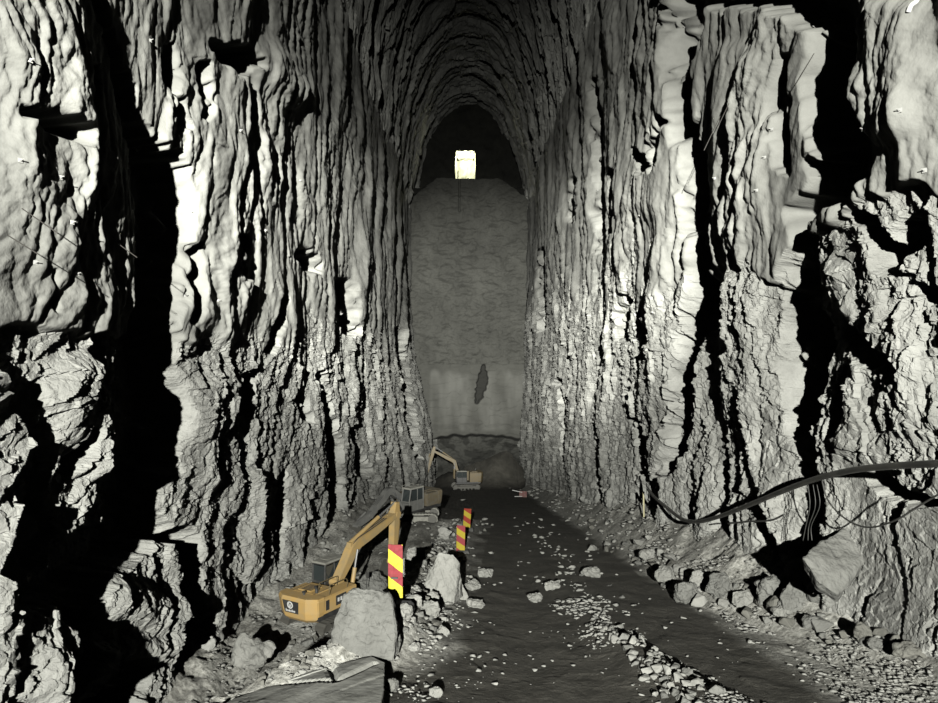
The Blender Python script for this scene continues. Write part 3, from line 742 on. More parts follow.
# ---------------------------------------------------------------- striped marker boards along the edge of the ramp
def stripe_mat(name, red, yel, period, slope, off):
    m, nt, b = nodes_of(name); N = nt.nodes; L = nt.links
    tc = N.new('ShaderNodeTexCoord'); sx = N.new('ShaderNodeSeparateXYZ'); L.new(tc.outputs['Object'], sx.inputs[0])
    ma = N.new('ShaderNodeMath'); ma.operation = 'MULTIPLY_ADD'; ma.inputs[1].default_value = slope
    L.new(sx.outputs['X'], ma.inputs[0]); L.new(sx.outputs['Z'], ma.inputs[2])
    ad = N.new('ShaderNodeMath'); ad.operation = 'ADD'; ad.inputs[1].default_value = off; L.new(ma.outputs[0], ad.inputs[0])
    dv = N.new('ShaderNodeMath'); dv.operation = 'DIVIDE'; dv.inputs[1].default_value = period; L.new(ad.outputs[0], dv.inputs[0])
    fr = N.new('ShaderNodeMath'); fr.operation = 'FRACT'; L.new(dv.outputs[0], fr.inputs[0])
    gt = N.new('ShaderNodeMath'); gt.operation = 'GREATER_THAN'; gt.inputs[1].default_value = 0.5; L.new(fr.outputs[0], gt.inputs[0])
    mx = N.new('ShaderNodeMix'); mx.data_type = 'RGBA'; mx.inputs['A'].default_value = (*red, 1); mx.inputs['B'].default_value = (*yel, 1)
    L.new(gt.outputs[0], mx.inputs['Factor'])
    n = N.new('ShaderNodeTexNoise'); n.inputs['Scale'].default_value = 9; n.inputs['Detail'].default_value = 4; L.new(tc.outputs['Object'], n.inputs['Vector'])
    mr = N.new('ShaderNodeMapRange'); mr.inputs['From Min'].default_value = 0.5; mr.inputs['From Max'].default_value = 0.75; mr.inputs['To Max'].default_value = 0.22; L.new(n.outputs['Fac'], mr.inputs['Value'])
    m2 = N.new('ShaderNodeMix'); m2.data_type = 'RGBA'; m2.inputs['B'].default_value = (0.05, 0.042, 0.025, 1)
    L.new(mr.outputs['Result'], m2.inputs['Factor']); L.new(mx.outputs['Result'], m2.inputs['A']); L.new(m2.outputs['Result'], b.inputs['Base Color'])
    b.inputs['Roughness'].default_value = 0.8; b.inputs['Specular IOR Level'].default_value = 0.15
    return m
M['rubber'] = plain('recycled_rubber', (0.02, 0.02, 0.02), 0.85, dirt=0.3, dirtcol=(0.1, 0.1, 0.085))
def marker(px, py_base, d, wpx, hpx, label, red, yel, lean=0.0, dents=False):
    X = (px - CX) / F * d; z = (CY - py_base) / F * d; W = wpx / F * d; H = hpx / F * d
    g = float(ground(X, d))
    t = thing('marker_post', label, 'marker post', (X, d, g), 0.0, 'striped marker posts along the ramp edge')
    t.rotation_euler = (0, lean, -0.08)
    dz = z - g
    sm = stripe_mat('stripe_%d' % px, red, yel, H * 0.515, 0.2 * H / W, -0.309 * H)
    bm = bmesh.new()
    nxx, nzz = 6, 18
    F0 = []
    for side in (0, 1):
        rows = []
        for i in range(nxx + 1):
            row = []
            for j in range(nzz + 1):
                x = -W / 2 + W * i / nxx; zz = H * j / nzz
                c = 0.05 * W * (1 - (2 * i / nxx - 1) ** 2)
                dn = (0.03 * float(perlin(i * .9 + px, j * .6, 5)) if dents else 0.0)
                row.append(bm.verts.new((x, (-0.015 if side == 0 else 0.015) - c + dn, zz)))
            rows.append(row)
        F0.append(rows)
        for i in range(nxx):
            for j in range(nzz): bm.faces.new((rows[i][j], rows[i + 1][j], rows[i + 1][j + 1], rows[i][j + 1]))
    a, b = F0
    for j in range(nzz):
        for i in (0, nxx): bm.faces.new((a[i][j], a[i][j + 1], b[i][j + 1], b[i][j]))
    for i in range(nxx):
        for j in (0, nzz): bm.faces.new((a[i][j], a[i + 1][j], b[i + 1][j], b[i][j]))
    bo = finish('striped_board', bm, sm, t); bo.location.z = max(dz, 0.06)
    bm = bmesh.new(); cyl(bm, (0.0, 0.05, -0.1), (0.0, 0.05, max(dz, 0) + H * 0.9), 0.03, 10); finish('post', bm, M['pale_dusty'], t)
    bm = bmesh.new()
    rings(bm, [[(-.22, -.15, -0.1), (.5, -.15, -0.1), (.5, .3, -0.1), (-.22, .3, -0.1)], [(-.22, -.15, 0.06), (.5, -.15, 0.06), (.5, .3, 0.06), (-.22, .3, 0.06)], [(-.12, -.05, 0.14), (.4, -.05, 0.14), (.4, .22, 0.14), (-.12, .22, 0.14)]])
    finish('foot', bm, M['rubber'], t, 0.02)
    return t, bo, W, H
RED, YEL = (0.15, 0.026, 0.03), (0.34, 0.30, 0.03)
t1, b1, W1, H1 = marker(395.5, 597, 20.3, 14.5, 53, 'tallest dented red and yellow striped board, in front of the nearest excavator arm', RED, YEL, 0.0, True)
bm = bmesh.new(); box(bm, (-0.02, -0.055, H1 * 0.38), (0.2, 0.04, 0.05)); finish('strap', bm, M['black'], b1)
RED2, YEL2 = (0.16, 0.022, 0.014), (0.22, 0.175, 0.018)
marker(460.5, 553, 40.0, 8.5, 26, 'middle red and yellow striped board standing on the stony edge beyond the pale boulder', RED, YEL2, 0.02)
marker(466.5, 531.5, 51.0, 7.2, 20, 'farthest orange and yellow striped board, leaning, behind the middle one', RED2, YEL2, 0.06)

# ---------------------------------------------------------------- rocks
def hull(seed, n=16, sx=1.0, sy=0.8, sz=0.6, boxy=0.35):
    rnd = random.Random(seed); bm = bmesh.new()
    for k in range(n):
        v = Vector((rnd.gauss(0, 1), rnd.gauss(0, 1), rnd.gauss(0, 1))).normalized()
        m = max(abs(v.x), abs(v.y), abs(v.z)); v = v.lerp(v / m, boxy) * (0.88 + 0.24 * rnd.random())
        bm.verts.new((v.x * sx * 0.5, v.y * sy * 0.5, v.z * sz * 0.5))
    r = bmesh.ops.convex_hull(bm, input=bm.verts)
    bmesh.ops.delete(bm, geom=[g for g in r['geom_interior'] if isinstance(g, bmesh.types.BMVert)], context='VERTS')
    return bm

def from_points(pts):
    bm = bmesh.new()
    for p in pts: bm.verts.new(p)
    r = bmesh.ops.convex_hull(bm, input=bm.verts)
    bmesh.ops.delete(bm, geom=[g for g in r['geom_interior'] if isinstance(g, bmesh.types.BMVert)], context='VERTS')
    return bm

def roughen(bm, amp, freq, cuts=5, seed=0):
    bmesh.ops.bevel(bm, geom=[e for e in bm.edges if e.calc_face_angle(0) > 0.35], offset=amp * 0.9, segments=1, affect='EDGES', clamp_overlap=True)
    bmesh.ops.triangulate(bm, faces=bm.faces)
    for k in range(cuts):
        lim = 2.2 * amp if k else 1e9
        es = [e for e in bm.edges if e.calc_length() > max(amp * 1.2, 0.02)]
        if not es or len(bm.verts) > 9000: break
        bmesh.ops.subdivide_edges(bm, edges=es, cuts=1, use_grid_fill=True)
        bmesh.ops.triangulate(bm, faces=bm.faces)
    bm.normal_update()
    vs = list(bm.verts); P = np.array([v.co[:] for v in vs]) * freq; Nn = np.array([v.normal[:] for v in vs])
    s = fbm(P[:, 0] + 5.1, P[:, 1] + P[:, 2] * 0.7, seed, 3) + fbm(P[:, 2] + 2.3, P[:, 0] - P[:, 1] * 0.6, seed + 9, 3)
    s = s + 1.1 * facets(P[:, 0] * .8 + P[:, 2] * .4, P[:, 1] * .8 - P[:, 2] * .6, seed + 3, (-.6, .6), .6)
    for v, k, nn in zip(vs, s, Nn): v.co += Vector(nn) * float(k) * amp * 0.8
    return bm

def boulder(px, py, wpx, hpx, label, seed, flat=0.75, rotz=0.0, pts=None, mat='boulder', sink=0.15, d=None, group=None, name='boulder', tilt=0.0, boxy=0.5, amp=0.05):
    """px, py: where its foot meets the ground in the line of sight; wpx, hpx: its size there"""
    if d is None: X, d, g = ground_hit(px, py)
    else: X = (px - CX) / F * d; g = (CY - py) / F * d
    w = wpx / F * d; h = hpx / F * d
    if pts: bm = from_points([(a * w, b * w, c * h) for a, b, c in pts])
    else:
        bm = hull(seed, 18, w, w * flat, h * (1 + sink), boxy); bmesh.ops.translate(bm, vec=(0, 0, h * (0.5 - sink * 0.5)), verts=bm.verts)
    roughen(bm, amp * max(w, h), 4.5 / max(w, h), 5, seed)
    o = finish(name, bm, M[mat]); o.location = (X, d + w * flat * 0.35, g); o.rotation_euler = (tilt, 0, rotz)
    tag(o, label, 'rock', group)
    return o
boulder(363, 655, 66, 58, 'largest grey squarish boulder, standing in front of the nearest excavator', 1, pts=[(-.5, -.3, -.1), (.48, -.35, -.1), (.5, .35, -.1), (-.4, .4, -.1), (-.47, -.28, .35), (.5, -.3, .3), (-.36, -.05, .9), (-.2, .1, 1.0), (.1, .1, .98), (.36, .05, .93), (.46, -.1, .72), (.42, .35, .75), (-.3, .4, .8), (-.5, 0, .2)], amp=0.028)
def slab():
    top = [(-2.05, 17.3, -7.62), (-2.45, 17.7, -7.66), (-3.0, 17.75, -7.78), (-3.6, 17.3, -7.8), (-4.3, 16.6, -7.72), (-5.2, 15.4, -7.62), (-5.5, 14.2, -7.45), (-4.6, 13.4, -7.15), (-1.75, 13.3, -7.1), (-1.85, 15.4, -7.36)]
    bm = from_points(top + [(x * 1.0, y, z - 0.75) for x, y, z in top])
    roughen(bm, 0.022, 0.9, 5, 2)
    # two open cracks across the top
    for v in bm.verts:
        for (ax, ay, bx, by) in ((-3.5, 17.6, -3.0, 15.9), (-3.0, 15.9, -2.3, 17.2), (-4.6, 16.3, -3.0, 15.9)):
            dx, dy = bx - ax, by - ay; t = max(0, min(1, ((v.co.x - ax) * dx + (v.co.y - ay) * dy) / (dx * dx + dy * dy)))
            q = math.hypot(v.co.x - ax - t * dx, v.co.y - ay - t * dy)
            if v.normal.z > 0.5 and q < 0.12: v.co.z -= 0.12 * (1 - q / 0.12)
    o = finish('boulder', bm, M['slab'])
    tag(o, 'broad flat rock slab with a cracked top lying in the near left foreground', 'rock')
slab()
boulder(440, 601, 44, 46, 'pale whitish boulder with a sloping back beside the road, near the tallest board', 3, pts=[(-.5, -.1, -.1), (.3, -.3, -.1), (.5, .3, -.1), (-.4, .4, -.1), (-.48, 0, .2), (-.1, -.1, .6), (-.05, .1, .97), (.3, .05, .95), (.46, .1, .72), (.4, -.1, .3), (.1, -.3, .1)], mat='pale_stone', amp=0.03)
boulder(458, 599, 22, 20, 'small triangular pale rock leaning on the right of the whitish boulder', 4, pts=[(-.5, -.2, -.1), (.5, -.2, -.1), (.4, .3, -.1), (-.3, .3, -.1), (0.05, 0, 1.0), (-.1, .1, .95), (.45, -.1, .2)], mat='pale_stone', amp=0.03)
boulder(371, 601, 34, 26, 'rounded grey boulder half hidden behind the tallest striped board', 5, mat='boulder')
boulder(445, 540, 16, 14, 'round pale boulder on the ramp edge below the middle excavator', 6, mat='pale_stone', boxy=0.1)
boulder(250, 672, 40, 38, 'pitted pale boulder at the foot of the left wall, left of the flat slab', 7, mat='pale_stone', boxy=0.2)
def leaning_slab():
    pts = []
    for px, py, d in ((803, 557, 19.6), (813, 546, 20.0), (866, 513, 21.2), (884, 530, 21.0), (866, 560, 19.9), (838, 594, 19.2), (818, 581, 19.2)):
        X = (px - CX) / F * d; z = (CY - py) / F * d
        pts += [(X, d, z), (X + 0.15, d + 0.4, z - 0.35)]
    bm = from_points(pts); roughen(bm, 0.035, 2.2, 5, 8)
    tag(finish('boulder', bm, M['boulder']), 'large tilted rock slab leaning against the right wall under the thin cables', 'rock')
leaning_slab()
for k, (px, py, wpx, hpx) in enumerate(((668, 585, 22, 17), (722, 600, 28, 24), (744, 608, 22, 15), (772, 604, 26, 28), (782, 620, 18, 13), (814, 630, 22, 14), (648, 562, 17, 12), (880, 652, 22, 11), (700, 588, 18, 16))):
    boulder(px, py, wpx, hpx, 'large loose block in the rubble bank at the foot of the right wall', 40 + k, mat='boulder' if k % 2 else 'pale_stone', group='large blocks at the foot of the right wall')
for k, (px, py, wpx, hpx) in enumerate(((402, 622, 20, 14), (428, 618, 22, 14), (414, 608, 18, 12), (432, 606, 16, 12), (404, 575, 22, 16), (416, 562, 20, 14), (472, 590, 18, 9), (486, 577, 16, 7))):
    boulder(px, py, wpx, hpx, 'broken pale block heaped on the ramp edge around the whitish boulder', 60 + k, mat='pale_stone', group='pale blocks on the ramp edge')
boulder(866, 646, 18, 20, 'dark upright block at the road edge below the tilted slab', 9, mat='grey_stone')
boulder(800, 612, 30, 28, 'grey block with a shadowed hollow at the right rubble foot, left of the tilted slab', 10)
boulder(916, 660, 34, 14, 'flat slab lying by the right edge of the picture, at the roadside', 11, mat='grey_stone')
boulder(688, 604, 26, 24, 'grey boulder at the corner of the right rubble bank', 12)
boulder(535, 603, 17, 8, 'largest flat pale stone lying alone on the road', 13, mat='pale_stone')
boulder(553, 590, 18, 7, 'long flat pale stone on the road just beyond the largest flat one', 14, mat='pale_stone')
boulder(592, 577, 22, 8, 'thin slab of pale rock lying askew on the right half of the road', 15, mat='pale_stone', rotz=-0.6)
boulder(443, 636, 13, 9, 'round pale stone on the dark ground right of the largest boulder', 16, mat='pale_stone')
boulder(476, 609, 20, 7, 'elongated pale stone pointing at the road below the whitish boulder', 17, mat='pale_stone', rotz=-0.5)
boulder(414, 652, 14, 9, 'small pale block beside the black gap right of the largest boulder', 18, mat='pale_stone')
boulder(392, 692, 14, 12, 'grey rock at the right end of the flat slab', 19)
boulder(436, 699, 15, 9, 'pale rock at the bottom edge of the picture, right of the flat slab', 20, mat='pale_stone')

VAR = []
for k in range(14):
    r = random.Random(100 + k)
    bm = hull(200 + k, 13, 1.0, 0.65 + 0.3 * r.random(), 0.45 + 0.3 * r.random(), 0.45)
    me = bpy.data.meshes.new('rock'); bmesh.ops.bevel(bm, geom=[e for e in bm.edges], offset=0.03, segments=1, affect='EDGES', clamp_overlap=True)
    bmesh.ops.recalc_face_normals(bm, faces=bm.faces); bm.to_mesh(me); bm.free()
    VAR.append(me)
VARM = {}
for mk in ('pale_stone', 'grey_stone', 'boulder'):
    VARM[mk] = []
    for me in VAR:
        c = me.copy(); c.materials.clear(); c.materials.append(M[mk]); VARM[mk].append(c)

RND = random.Random(42)
TAKEN = []
def stone(px, py, spx, label, group, mats=('pale_stone', 'boulder', 'grey_stone'), flatten=1.0, pile=0.0):
    X, d, g = ground_hit(px, py)
    s = spx / F * d
    for (a, b, c) in TAKEN:
        if (a - X) ** 2 + (b - d) ** 2 < (0.36 * (c + s)) ** 2: return False
    TAKEN.append((X, d, s))
    o = bpy.data.objects.new('rock', RND.choice(VARM[RND.choice(mats)])); COL.objects.link(o)
    o.location = (X, d, g + s * (0.12 * flatten) + pile)
    o.scale = (s, s * (0.75 + 0.4 * RND.random()), s * flatten * (0.8 + 0.4 * RND.random()))
    o.rotation_euler = (RND.uniform(-.3, .3), RND.uniform(-.3, .3), RND.uniform(0, 6.28))
    tag(o, label, 'rock', group)
    return True

def along(line, t):
    k = t * (len(line) - 1); i = min(int(k), len(line) - 2); f = k - i
    return [a + (b - a) * f for a, b in zip(line[i], line[i + 1])]
def scatter(n, fn, *a, **k):
    c = 0; tries = 0
    while c < n and tries < n * 8:
        tries += 1
        px, py, s = fn()
        if stone(px, py, s, *a, **k): c += 1
def windrow():
    x, y, wd, sz = along([(596, 610, 5, 6), (610, 628, 9, 9), (640, 652, 18, 12), (668, 680, 24, 13), (695, 703, 30, 14)], RND.random())
    return x + RND.uniform(-1, 1) * wd, y + RND.uniform(-.4, .4) * wd, sz * RND.uniform(.55, 1.15)
scatter(80, windrow, 'angular pale stone in the low ridge of stones between the two wheel tracks', 'stones of the ridge between the wheel tracks', ('pale_stone', 'pale_stone', 'boulder'))
def berm():
    x, y, wd, sz = along([(420, 640, 26, 12), (425, 612, 22, 11), (412, 585, 18, 10), (428, 560, 22, 9), (448, 545, 20, 7), (462, 533, 22, 5.5), (470, 520, 25, 5)], RND.random())
    return x + RND.uniform(-1, 1) * wd, y + RND.uniform(-1, 1) * 8, sz * RND.uniform(.5, 1.25)
scatter(85, berm, 'loose stone heaped on the ramp edge around the striped boards', 'stones on the ramp edge')
def leftslope():
    x, y, wd, sz = along([(235, 690, 14, 10), (275, 672, 20, 11), (305, 655, 18, 11), (325, 630, 12, 9), (330, 612, 10, 8)], RND.random())
    return x + RND.uniform(-1, 1) * wd, y + RND.uniform(-1, 1) * 12, sz * RND.uniform(.5, 1.3)
scatter(30, leftslope, 'loose stone on the slope between the left wall and the flat slab', 'stones on the left slope')
def rightfoot():
    x, y, wd, sz = along([(575, 520, 14, 6), (620, 545, 22, 7), (668, 572, 22, 9), (710, 592, 30, 11), (770, 605, 34, 13), (830, 628, 34, 13), (890, 645, 30, 14), (932, 650, 12, 13)], RND.random() ** 0.9)
    return x + RND.uniform(-1, 1) * wd, y + RND.uniform(-1, 1) * 13, sz * RND.uniform(.6, 1.9)
scatter(80, rightfoot, 'loose stone in the rubble bank at the foot of the right wall', 'stones at the foot of the right wall')
def road():
    x, y, wd, sz = along([(520, 524, 30, 4), (545, 550, 35, 5), (560, 580, 45, 6.5), (590, 600, 60, 7)], RND.random())
    return x + RND.uniform(-1, 1) * wd, y + RND.uniform(-1, 1) * 10, sz * RND.uniform(.5, 1.2)
scatter(22, road, 'small flat stone lying loose on the road', 'loose stones on the road', ('pale_stone', 'boulder'), flatten=0.55)

# everything smaller than these: gravel nobody could count, one object
def gravel():
    rg = np.random.default_rng(5); V = []; Fc = []; off = 0
    base = []
    for k in range(8):
        bm = hull(400 + k, 10, 1, 0.8, 0.6, 0.4); bmesh.ops.triangulate(bm, faces=bm.faces); bm.verts.ensure_lookup_table(); bm.verts.index_update()
        bmesh.ops.recalc_face_normals(bm, faces=bm.faces)
        base.append((np.array([v.co[:] for v in bm.verts]), np.array([[v.index for v in f.verts] for f in bm.faces]))); bm.free()
    n = 60000
    d = 1 / rg.uniform(1 / 125, 1 / 12.5, n); px = rg.uniform(205, 938, n); X = (px - CX) / F * d
    keep = np.abs(X) < 11.5; d, X = d[keep], X[keep]
    xe = np.interp(d, XE_D, XE_X)
    xw = np.interp(d, [10, 16, 21, 27, 34, 45], [5.9, 5.2, 4.2, 4.1, 3.9, 3.6])
    p = 0.02 + 1.1 * np.exp(-((X - xe - 0.4) / 1.3) ** 2) * (d < 62) + 1.1 * sstep(8.0, 9.4, X) + 1.6 * np.exp(-((X - xw) / 0.7) ** 2) * (d < 27) + 0.35 * ((X < xe - 0.5)) * (d < 62) + 0.3 * sstep(-6, -8, X)
    p = p + 0.45 * np.exp(-((X + 1.2) / 1.1) ** 2) * (d < 26)
    p = p + 0.35 * np.exp(-((X - np.interp(d, [20, 60], [4.6, 5.0])) / 1.0) ** 2) * (d > 22) * (d < 60)
    p = p * np.clip(0.5 + 1.3 * fbm(X * 0.6, d * 0.4, 77, 3), 0.05, 1.5)
    sel = rg.random(len(d)) < p * 0.75; d, X = d[sel], X[sel]
    g = ground(X, d)
    sz = d / F * (1.6 + 6.5 * rg.random(len(d)) ** 2.0) ** 1.0
    for i in range(len(d)):
        v, f = base[i % 8]; s = sz[i]; a = rg.uniform(0, 6.28); c, sn = math.cos(a), math.sin(a)
        R = np.array([[c, -sn, 0], [sn, c, 0], [0, 0, 1]])
        V.append((v * np.array([s, s, s * rg.uniform(.45, 1.0)])) @ R.T + np.array([X[i], d[i], g[i] + s * 0.12])); Fc.append(f + off); off += len(v)
    V = np.concatenate(V); Fc = np.concatenate(Fc)
    me = bpy.data.meshes.new('gravel'); me.vertices.add(len(V)); me.vertices.foreach_set('co', V.reshape(-1).astype(np.float32))
    me.loops.add(Fc.size); me.loops.foreach_set('vertex_index', Fc.reshape(-1).astype(np.int32))
    me.polygons.add(len(Fc)); me.polygons.foreach_set('loop_start', np.arange(0, Fc.size, 3, dtype=np.int32)); me.polygons.foreach_set('loop_total', np.full(len(Fc), 3, dtype=np.int32))
    me.update(calc_edges=True); me.materials.append(M['pale_stone'])
    o = bpy.data.objects.new('gravel', me); COL.objects.link(o)
    tag(o, 'small loose gravel scattered over the ramp and the rubble banks', 'gravel', kind='stuff')
gravel()

# ---------------------------------------------------------------- pipes, cables, bolts on the walls
def wall_points(o):
    n = len(o.data.vertices); a = np.empty(n * 3, np.float32); o.data.vertices.foreach_get('co', a)
    m = len(o.data.loops); li = np.empty(m, np.int32); o.data.loops.foreach_get('vertex_index', li)
    return BVHTree.FromPolygons(a.reshape(-1, 3).tolist(), li.reshape(-1, 4).tolist())
TREE = {-1: wall_points(wall_l), 1: wall_points(wall_r)}
def on_wall(px, py):
    side = -1 if px < CX else 1
    v = Vector(((px - CX) / F, 1, (CY - py) / F)).normalized()
    h = TREE[side].ray_cast(Vector((0, 0, 0)), v)
    if h[0] is None: return None
    return h[0], h[1], side
def inward(y, z, side):
    """x of the rock surface at a place on the wall"""
    h = TREE[side].ray_cast(Vector((0, y, z)), Vector((side, 0, 0)))
    return h[0].x if h[0] else side * HW

M['pipe'] = plain('black_plastic_pipe', (0.018, 0.018, 0.016), 0.45, dirt=0.6, dirtcol=(0.05, 0.048, 0.042), scale=2)
M['cable'] = plain('black_cable', (0.02, 0.02, 0.018), 0.6, dirt=0.3, dirtcol=(0.08, 0.08, 0.07))
def hung(name, label, cat, line, X0, r, mat):
    """line of px, py; hangs on a gently bent plane close to the right wall"""
    pts = []
    for px, py, x in line:
        d = x * F / (px - CX); pts.append((x, d, (CY - py) / F * d))
    P = spline(pts, 14); out = []
    for p in P:
        xi = inward(p.y, p.z, 1) - r * 1.1
        if xi < p.x:
            k = xi / p.x; p = Vector((xi, p.y * k, p.z * k))
        out.append(p)
    for k in range(6):
        out = [out[0]] + [(a + b * 2 + c) / 4 for a, b, c in zip(out[:-2], out[1:-1], out[2:])] + [out[-1]]
    bm = bmesh.new(); tube(bm, out, r, 12)
    o = finish(name, bm, M[mat], smooth=True)
    if label: tag(o, label, cat)
    return o, out
XP = 10.2
pipe, pp = hung('water_pipe', None, None, [(965, 461, XP), (938, 463, XP), (885, 466, XP), (845, 471, XP), (805, 482, XP), (760, 500, XP), (725, 514, XP), (700, 521, XP), (683, 519, XP), (668, 508, XP), (655, 497, XP), (648, 489, XP)], XP, 0.085, 'pipe')
tag(pipe, 'thick black pipe sagging along the right rock wall above the rubble', 'pipe')
hung('cable', 'thin black cable looping below the thick pipe, over the tilted slab', 'cable', [(822, 480, 10.3), (828, 500, 10.3), (845, 518, 10.3), (868, 527, 10.3), (895, 520, 10.3), (918, 506, 10.3), (945, 490, 10.3)], 10.3, 0.022, 'cable')
hung('cable', 'short black cable running level below the thick pipe, left of the deep cleft', 'cable', [(728, 523, 10), (748, 521, 10), (770, 520, 10), (784, 514, 10)], 10, 0.03, 'cable')
for k, dx in enumerate((0, 5, 9)):
    lab = ['leftmost hanging black cable of the bundle in the cleft below the thick pipe', 'middle hanging black cable of the bundle in the cleft below the thick pipe', 'rightmost hanging black cable of the bundle, beside the thin looping cable'][k]
    hung('cable', lab, 'cable', [(808 + dx, 484, 10.3), (810 + dx * 1.1, 505, 10.3), (806 + dx * .6, 525, 10.3), (803 + dx, 540, 10.3)], 10.3, 0.012, 'cable')
# yellow pole leaning on the rock at the far end of the pipe
h = on_wall(644, 505)
d0 = (h[0].y if h else 38.0) - 2.2
A_ = Vector(((643 - CX) / F * d0, d0 - 0.3, (CY - 531) / F * d0)); B_ = Vector(((643.5 - CX) / F * d0, d0, (CY - 491) / F * d0))
bm = bmesh.new(); cyl(bm, A_, B_, 0.05, 10); cyl(bm, A_.lerp(B_, .97), A_.lerp(B_, 1.0), 0.065, 10)
tag(finish('pole', bm, plain('pale_yellow_plastic', (0.26, 0.24, 0.13), 0.5)), 'pale yellow pole leaning upright on the right wall at the pipe end', 'pole')
# white stub of pipe high on the right wall
h = on_wall(912, 6)
if h:
    p = h[0]; s = p.y / F
    bm = bmesh.new(); tube(bm, spline([p + Vector((0.1, 0, -6 * s)) + Vector((-8 * s, 0, 0)), p + Vector((-0.05, -0.05, 0)), p + Vector((5 * s, -0.05, 6 * s)), p + Vector((6 * s, 0, 16 * s))], 8), 0.06, 10)
    tag(finish('pipe_stub', bm, M['white'], smooth=True), 'white curved pipe stub on the sprayed concrete at the top right corner', 'pipe')
# drain hoses poking from the concrete edge
h = on_wall(868, 20)
if h:
    p = h[0]; s = p.y / F
    bm = bmesh.new(); tube(bm, spline([p + Vector((3 * s, 0.1, 4 * s)), p + Vector((0, -.1, 5 * s)), p + Vector((-3 * s, -.1, 0)), p + Vector((-2 * s, 0, -6 * s)), p + Vector((2 * s, 0.1, -7 * s))], 6), 0.018, 8)
    tag(finish('hose', bm, M['pipe'], smooth=True), 'small curled hose on the sprayed concrete edge at the upper right', 'hose')

M['galv'] = plain('galvanised_steel', (0.3, 0.3, 0.285), 0.5, 0.0, dirt=0.3)
M['rod'] = plain('rusty_rod', (0.02, 0.018, 0.015), 0.7, 0.0, dirt=0.2, dirtcol=(0.04, 0.035, 0.03))
def bolt_proto():
    bm = bmesh.new(); box(bm, (0, 0, 0.015), (0.11, 0.11, 0.02)); a = finish('plate', bm, M['galv'], None, 0.004)
    bm = bmesh.new(); cyl(bm, (0, 0, 0), (0, 0, 0.16), 0.014, 8); cyl(bm, (0, 0, 0.025), (0, 0, 0.06), 0.03, 6); b = finish('bolt_shaft', bm, M['galv'])
    return a, b
pa, pb = bolt_proto(); first = True
def place(px, py, name, label, group, parts, roll=0.0, scale=1.0, tip=None):
    h = on_wall(px, py)
    if not h: return
    p, nrm, side = h
    ax = Vector((-side, -0.55, 0.1)).normalized() if tip is None else tip
    t = thing(name, label, 'rock bolt' if name == 'rock_bolt' else 'rod', p, 0, group)
    t.rotation_euler = ax.to_track_quat('Z', 'Y').to_euler(); t.scale = (scale,) * 3
    for q in parts:
        c = q.copy(); COL.objects.link(c); c.parent = t
BL = [(20, 160), (60, 177), (137, 150), (35, 262), (77, 273), (72, 222), (105, 232), (185, 295), (190, 212), (30, 60), (150, 40), (240, 130), (300, 180), (218, 300), (265, 230)]
BR = [(660, 24), (685, 27), (772, 129), (765, 157), (715, 178), (695, 158), (816, 27), (864, 129), (598, 190), (640, 215), (730, 280), (757, 190), (900, 110), (925, 170)]
for px, py in BL: place(px, py, 'rock_bolt', 'small pale rock bolt with a square plate in the left wall of sprayed concrete', 'rock bolts in the left wall', (pa, pb))
for px, py in BR: place(px, py, 'rock_bolt', 'small pale rock bolt with a square plate in the right wall of sprayed concrete', 'rock bolts in the right wall', (pa, pb))
for q in (pa, pb): bpy.data.objects.remove(q)
# long thin rods sticking out of the concrete
for (ax_, ay_, bx_, by_), lab in (((22, 208, 58, 233), 'upper thin dark rod sticking out of the left concrete wall'), ((8, 235, 42, 256), 'lower thin dark rod sticking out of the left concrete wall, near the picture edge'),
        ((118, 243, 137, 257), 'short dark rod sticking out beside the big left cleft'), ((729, 103, 717, 128), 'dark rod in the smooth concrete of the right wall, below the torn top edge'),
        ((722, 112, 704, 150), 'longest dark rod slanting over the middle concrete face of the right wall'), ((814, 53, 795, 85), 'dark rod at the right end of the torn concrete edge')):
    h = on_wall(ax_, ay_)
    if not h: continue
    p = h[0]; d1 = p.y - 0.25
    q = Vector(((bx_ - CX) / F * d1, d1, (CY - by_) / F * d1))
    bm = bmesh.new(); cyl(bm, p, q, 0.014, 8)
    tag(finish('steel_rod', bm, M['rod']), lab, 'rod')
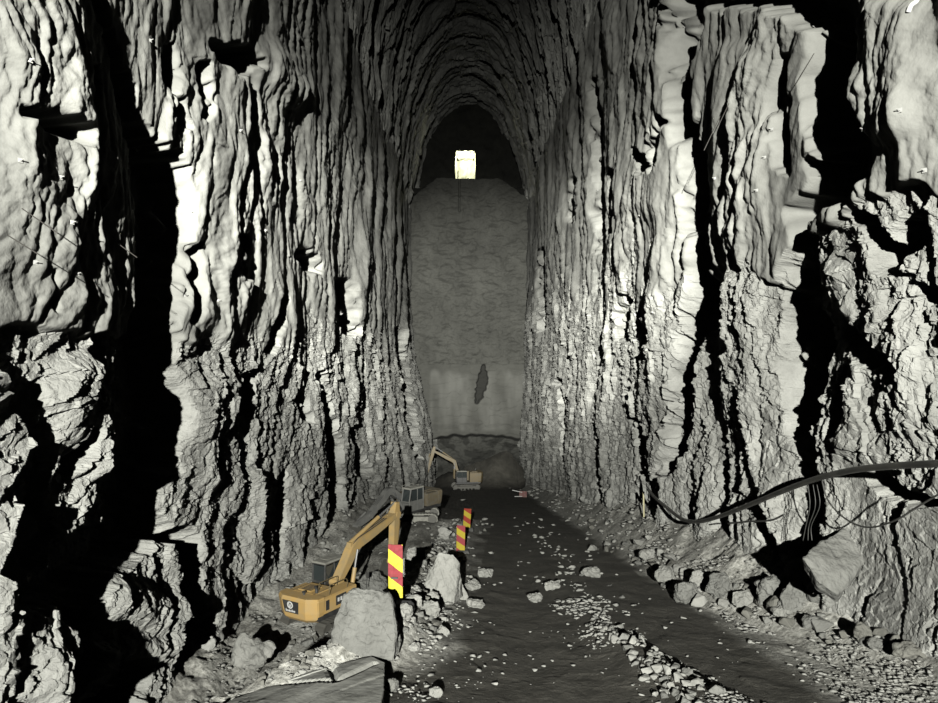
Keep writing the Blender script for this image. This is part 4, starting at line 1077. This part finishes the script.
# red board thrown down at the far foot of the right wall
d0 = 96.0; X0 = (523 - CX) / F * d0; g0 = float(ground(X0, d0))
t = thing('barrier_board', 'small faded red board lying at the far foot of the right wall', 'board', (X0, d0, g0), 0.3)
bm = bmesh.new(); box(bm, (0, 0, 0.45), (1.1, 0.05, 0.8), rx=-0.25, ry=0.12); finish('panel', bm, plain('faded_red', (0.10, 0.035, 0.033), 0.6), t)
for k, (a, b) in enumerate((((-1.6, -.1, 1.1), (-0.2, -.2, 0.75)), ((-1.3, -.2, 0.25), (-0.2, -.2, 0.2)))):
    bm = bmesh.new(); cyl(bm, a, b, 0.05, 6); finish('slat', bm, M['white'], t)
# lamp fixture and door frame in the adit
t = thing('adit_frame', 'steel frame post standing in the left side of the bright opening', 'post', (AX0 + 0.55, EY + 0.6, AZ0))
bm = bmesh.new(); box(bm, (0, 0, 2.6), (0.22, 0.2, 5.0)); finish('upright', bm, M['black'], t)
bm = bmesh.new(); box(bm, (0, 0, 0.08), (0.5, 0.5, 0.2)); finish('base_plate', bm, M['black'], t)
#OBJ>
# ---------------------------------------------------------------- light
def lamp(name, kind, loc, energy, color, size, target=None, angle=None, blend=1.0):
    l = bpy.data.lights.new(name, kind); l.energy = energy; l.color = color
    l.shadow_soft_size = size
    o = bpy.data.objects.new(name, l); COL.objects.link(o); o.location = loc
    if kind == 'SPOT': l.spot_size = math.radians(angle); l.spot_blend = blend
    if target:
        o.rotation_euler = (Vector(target) - Vector(loc)).to_track_quat('-Z', 'Y').to_euler()
    return o
LX, LY, LZ = -1.7, -36.0, 9.5
lamp('wide_floodlight', 'SPOT', (LX, LY, LZ), 570000, (1.0, 1.0, 0.94), 0.25, (0, 60, -3), 53, 1.0)
lamp('added_far_beam', 'SPOT', (LX, LY, LZ), 2900000, (1.0, 1.0, 0.94), 0.25, (0.5, 100, 4), 22.5, 1.0)  # added narrow beam beside the floodlight, brightens the far walls
lamp('adit_lamp', 'POINT', (-0.6, EY + 2.5, AZ1 - 0.9), 2600, (1.0, 1.0, 0.72), 0.3)
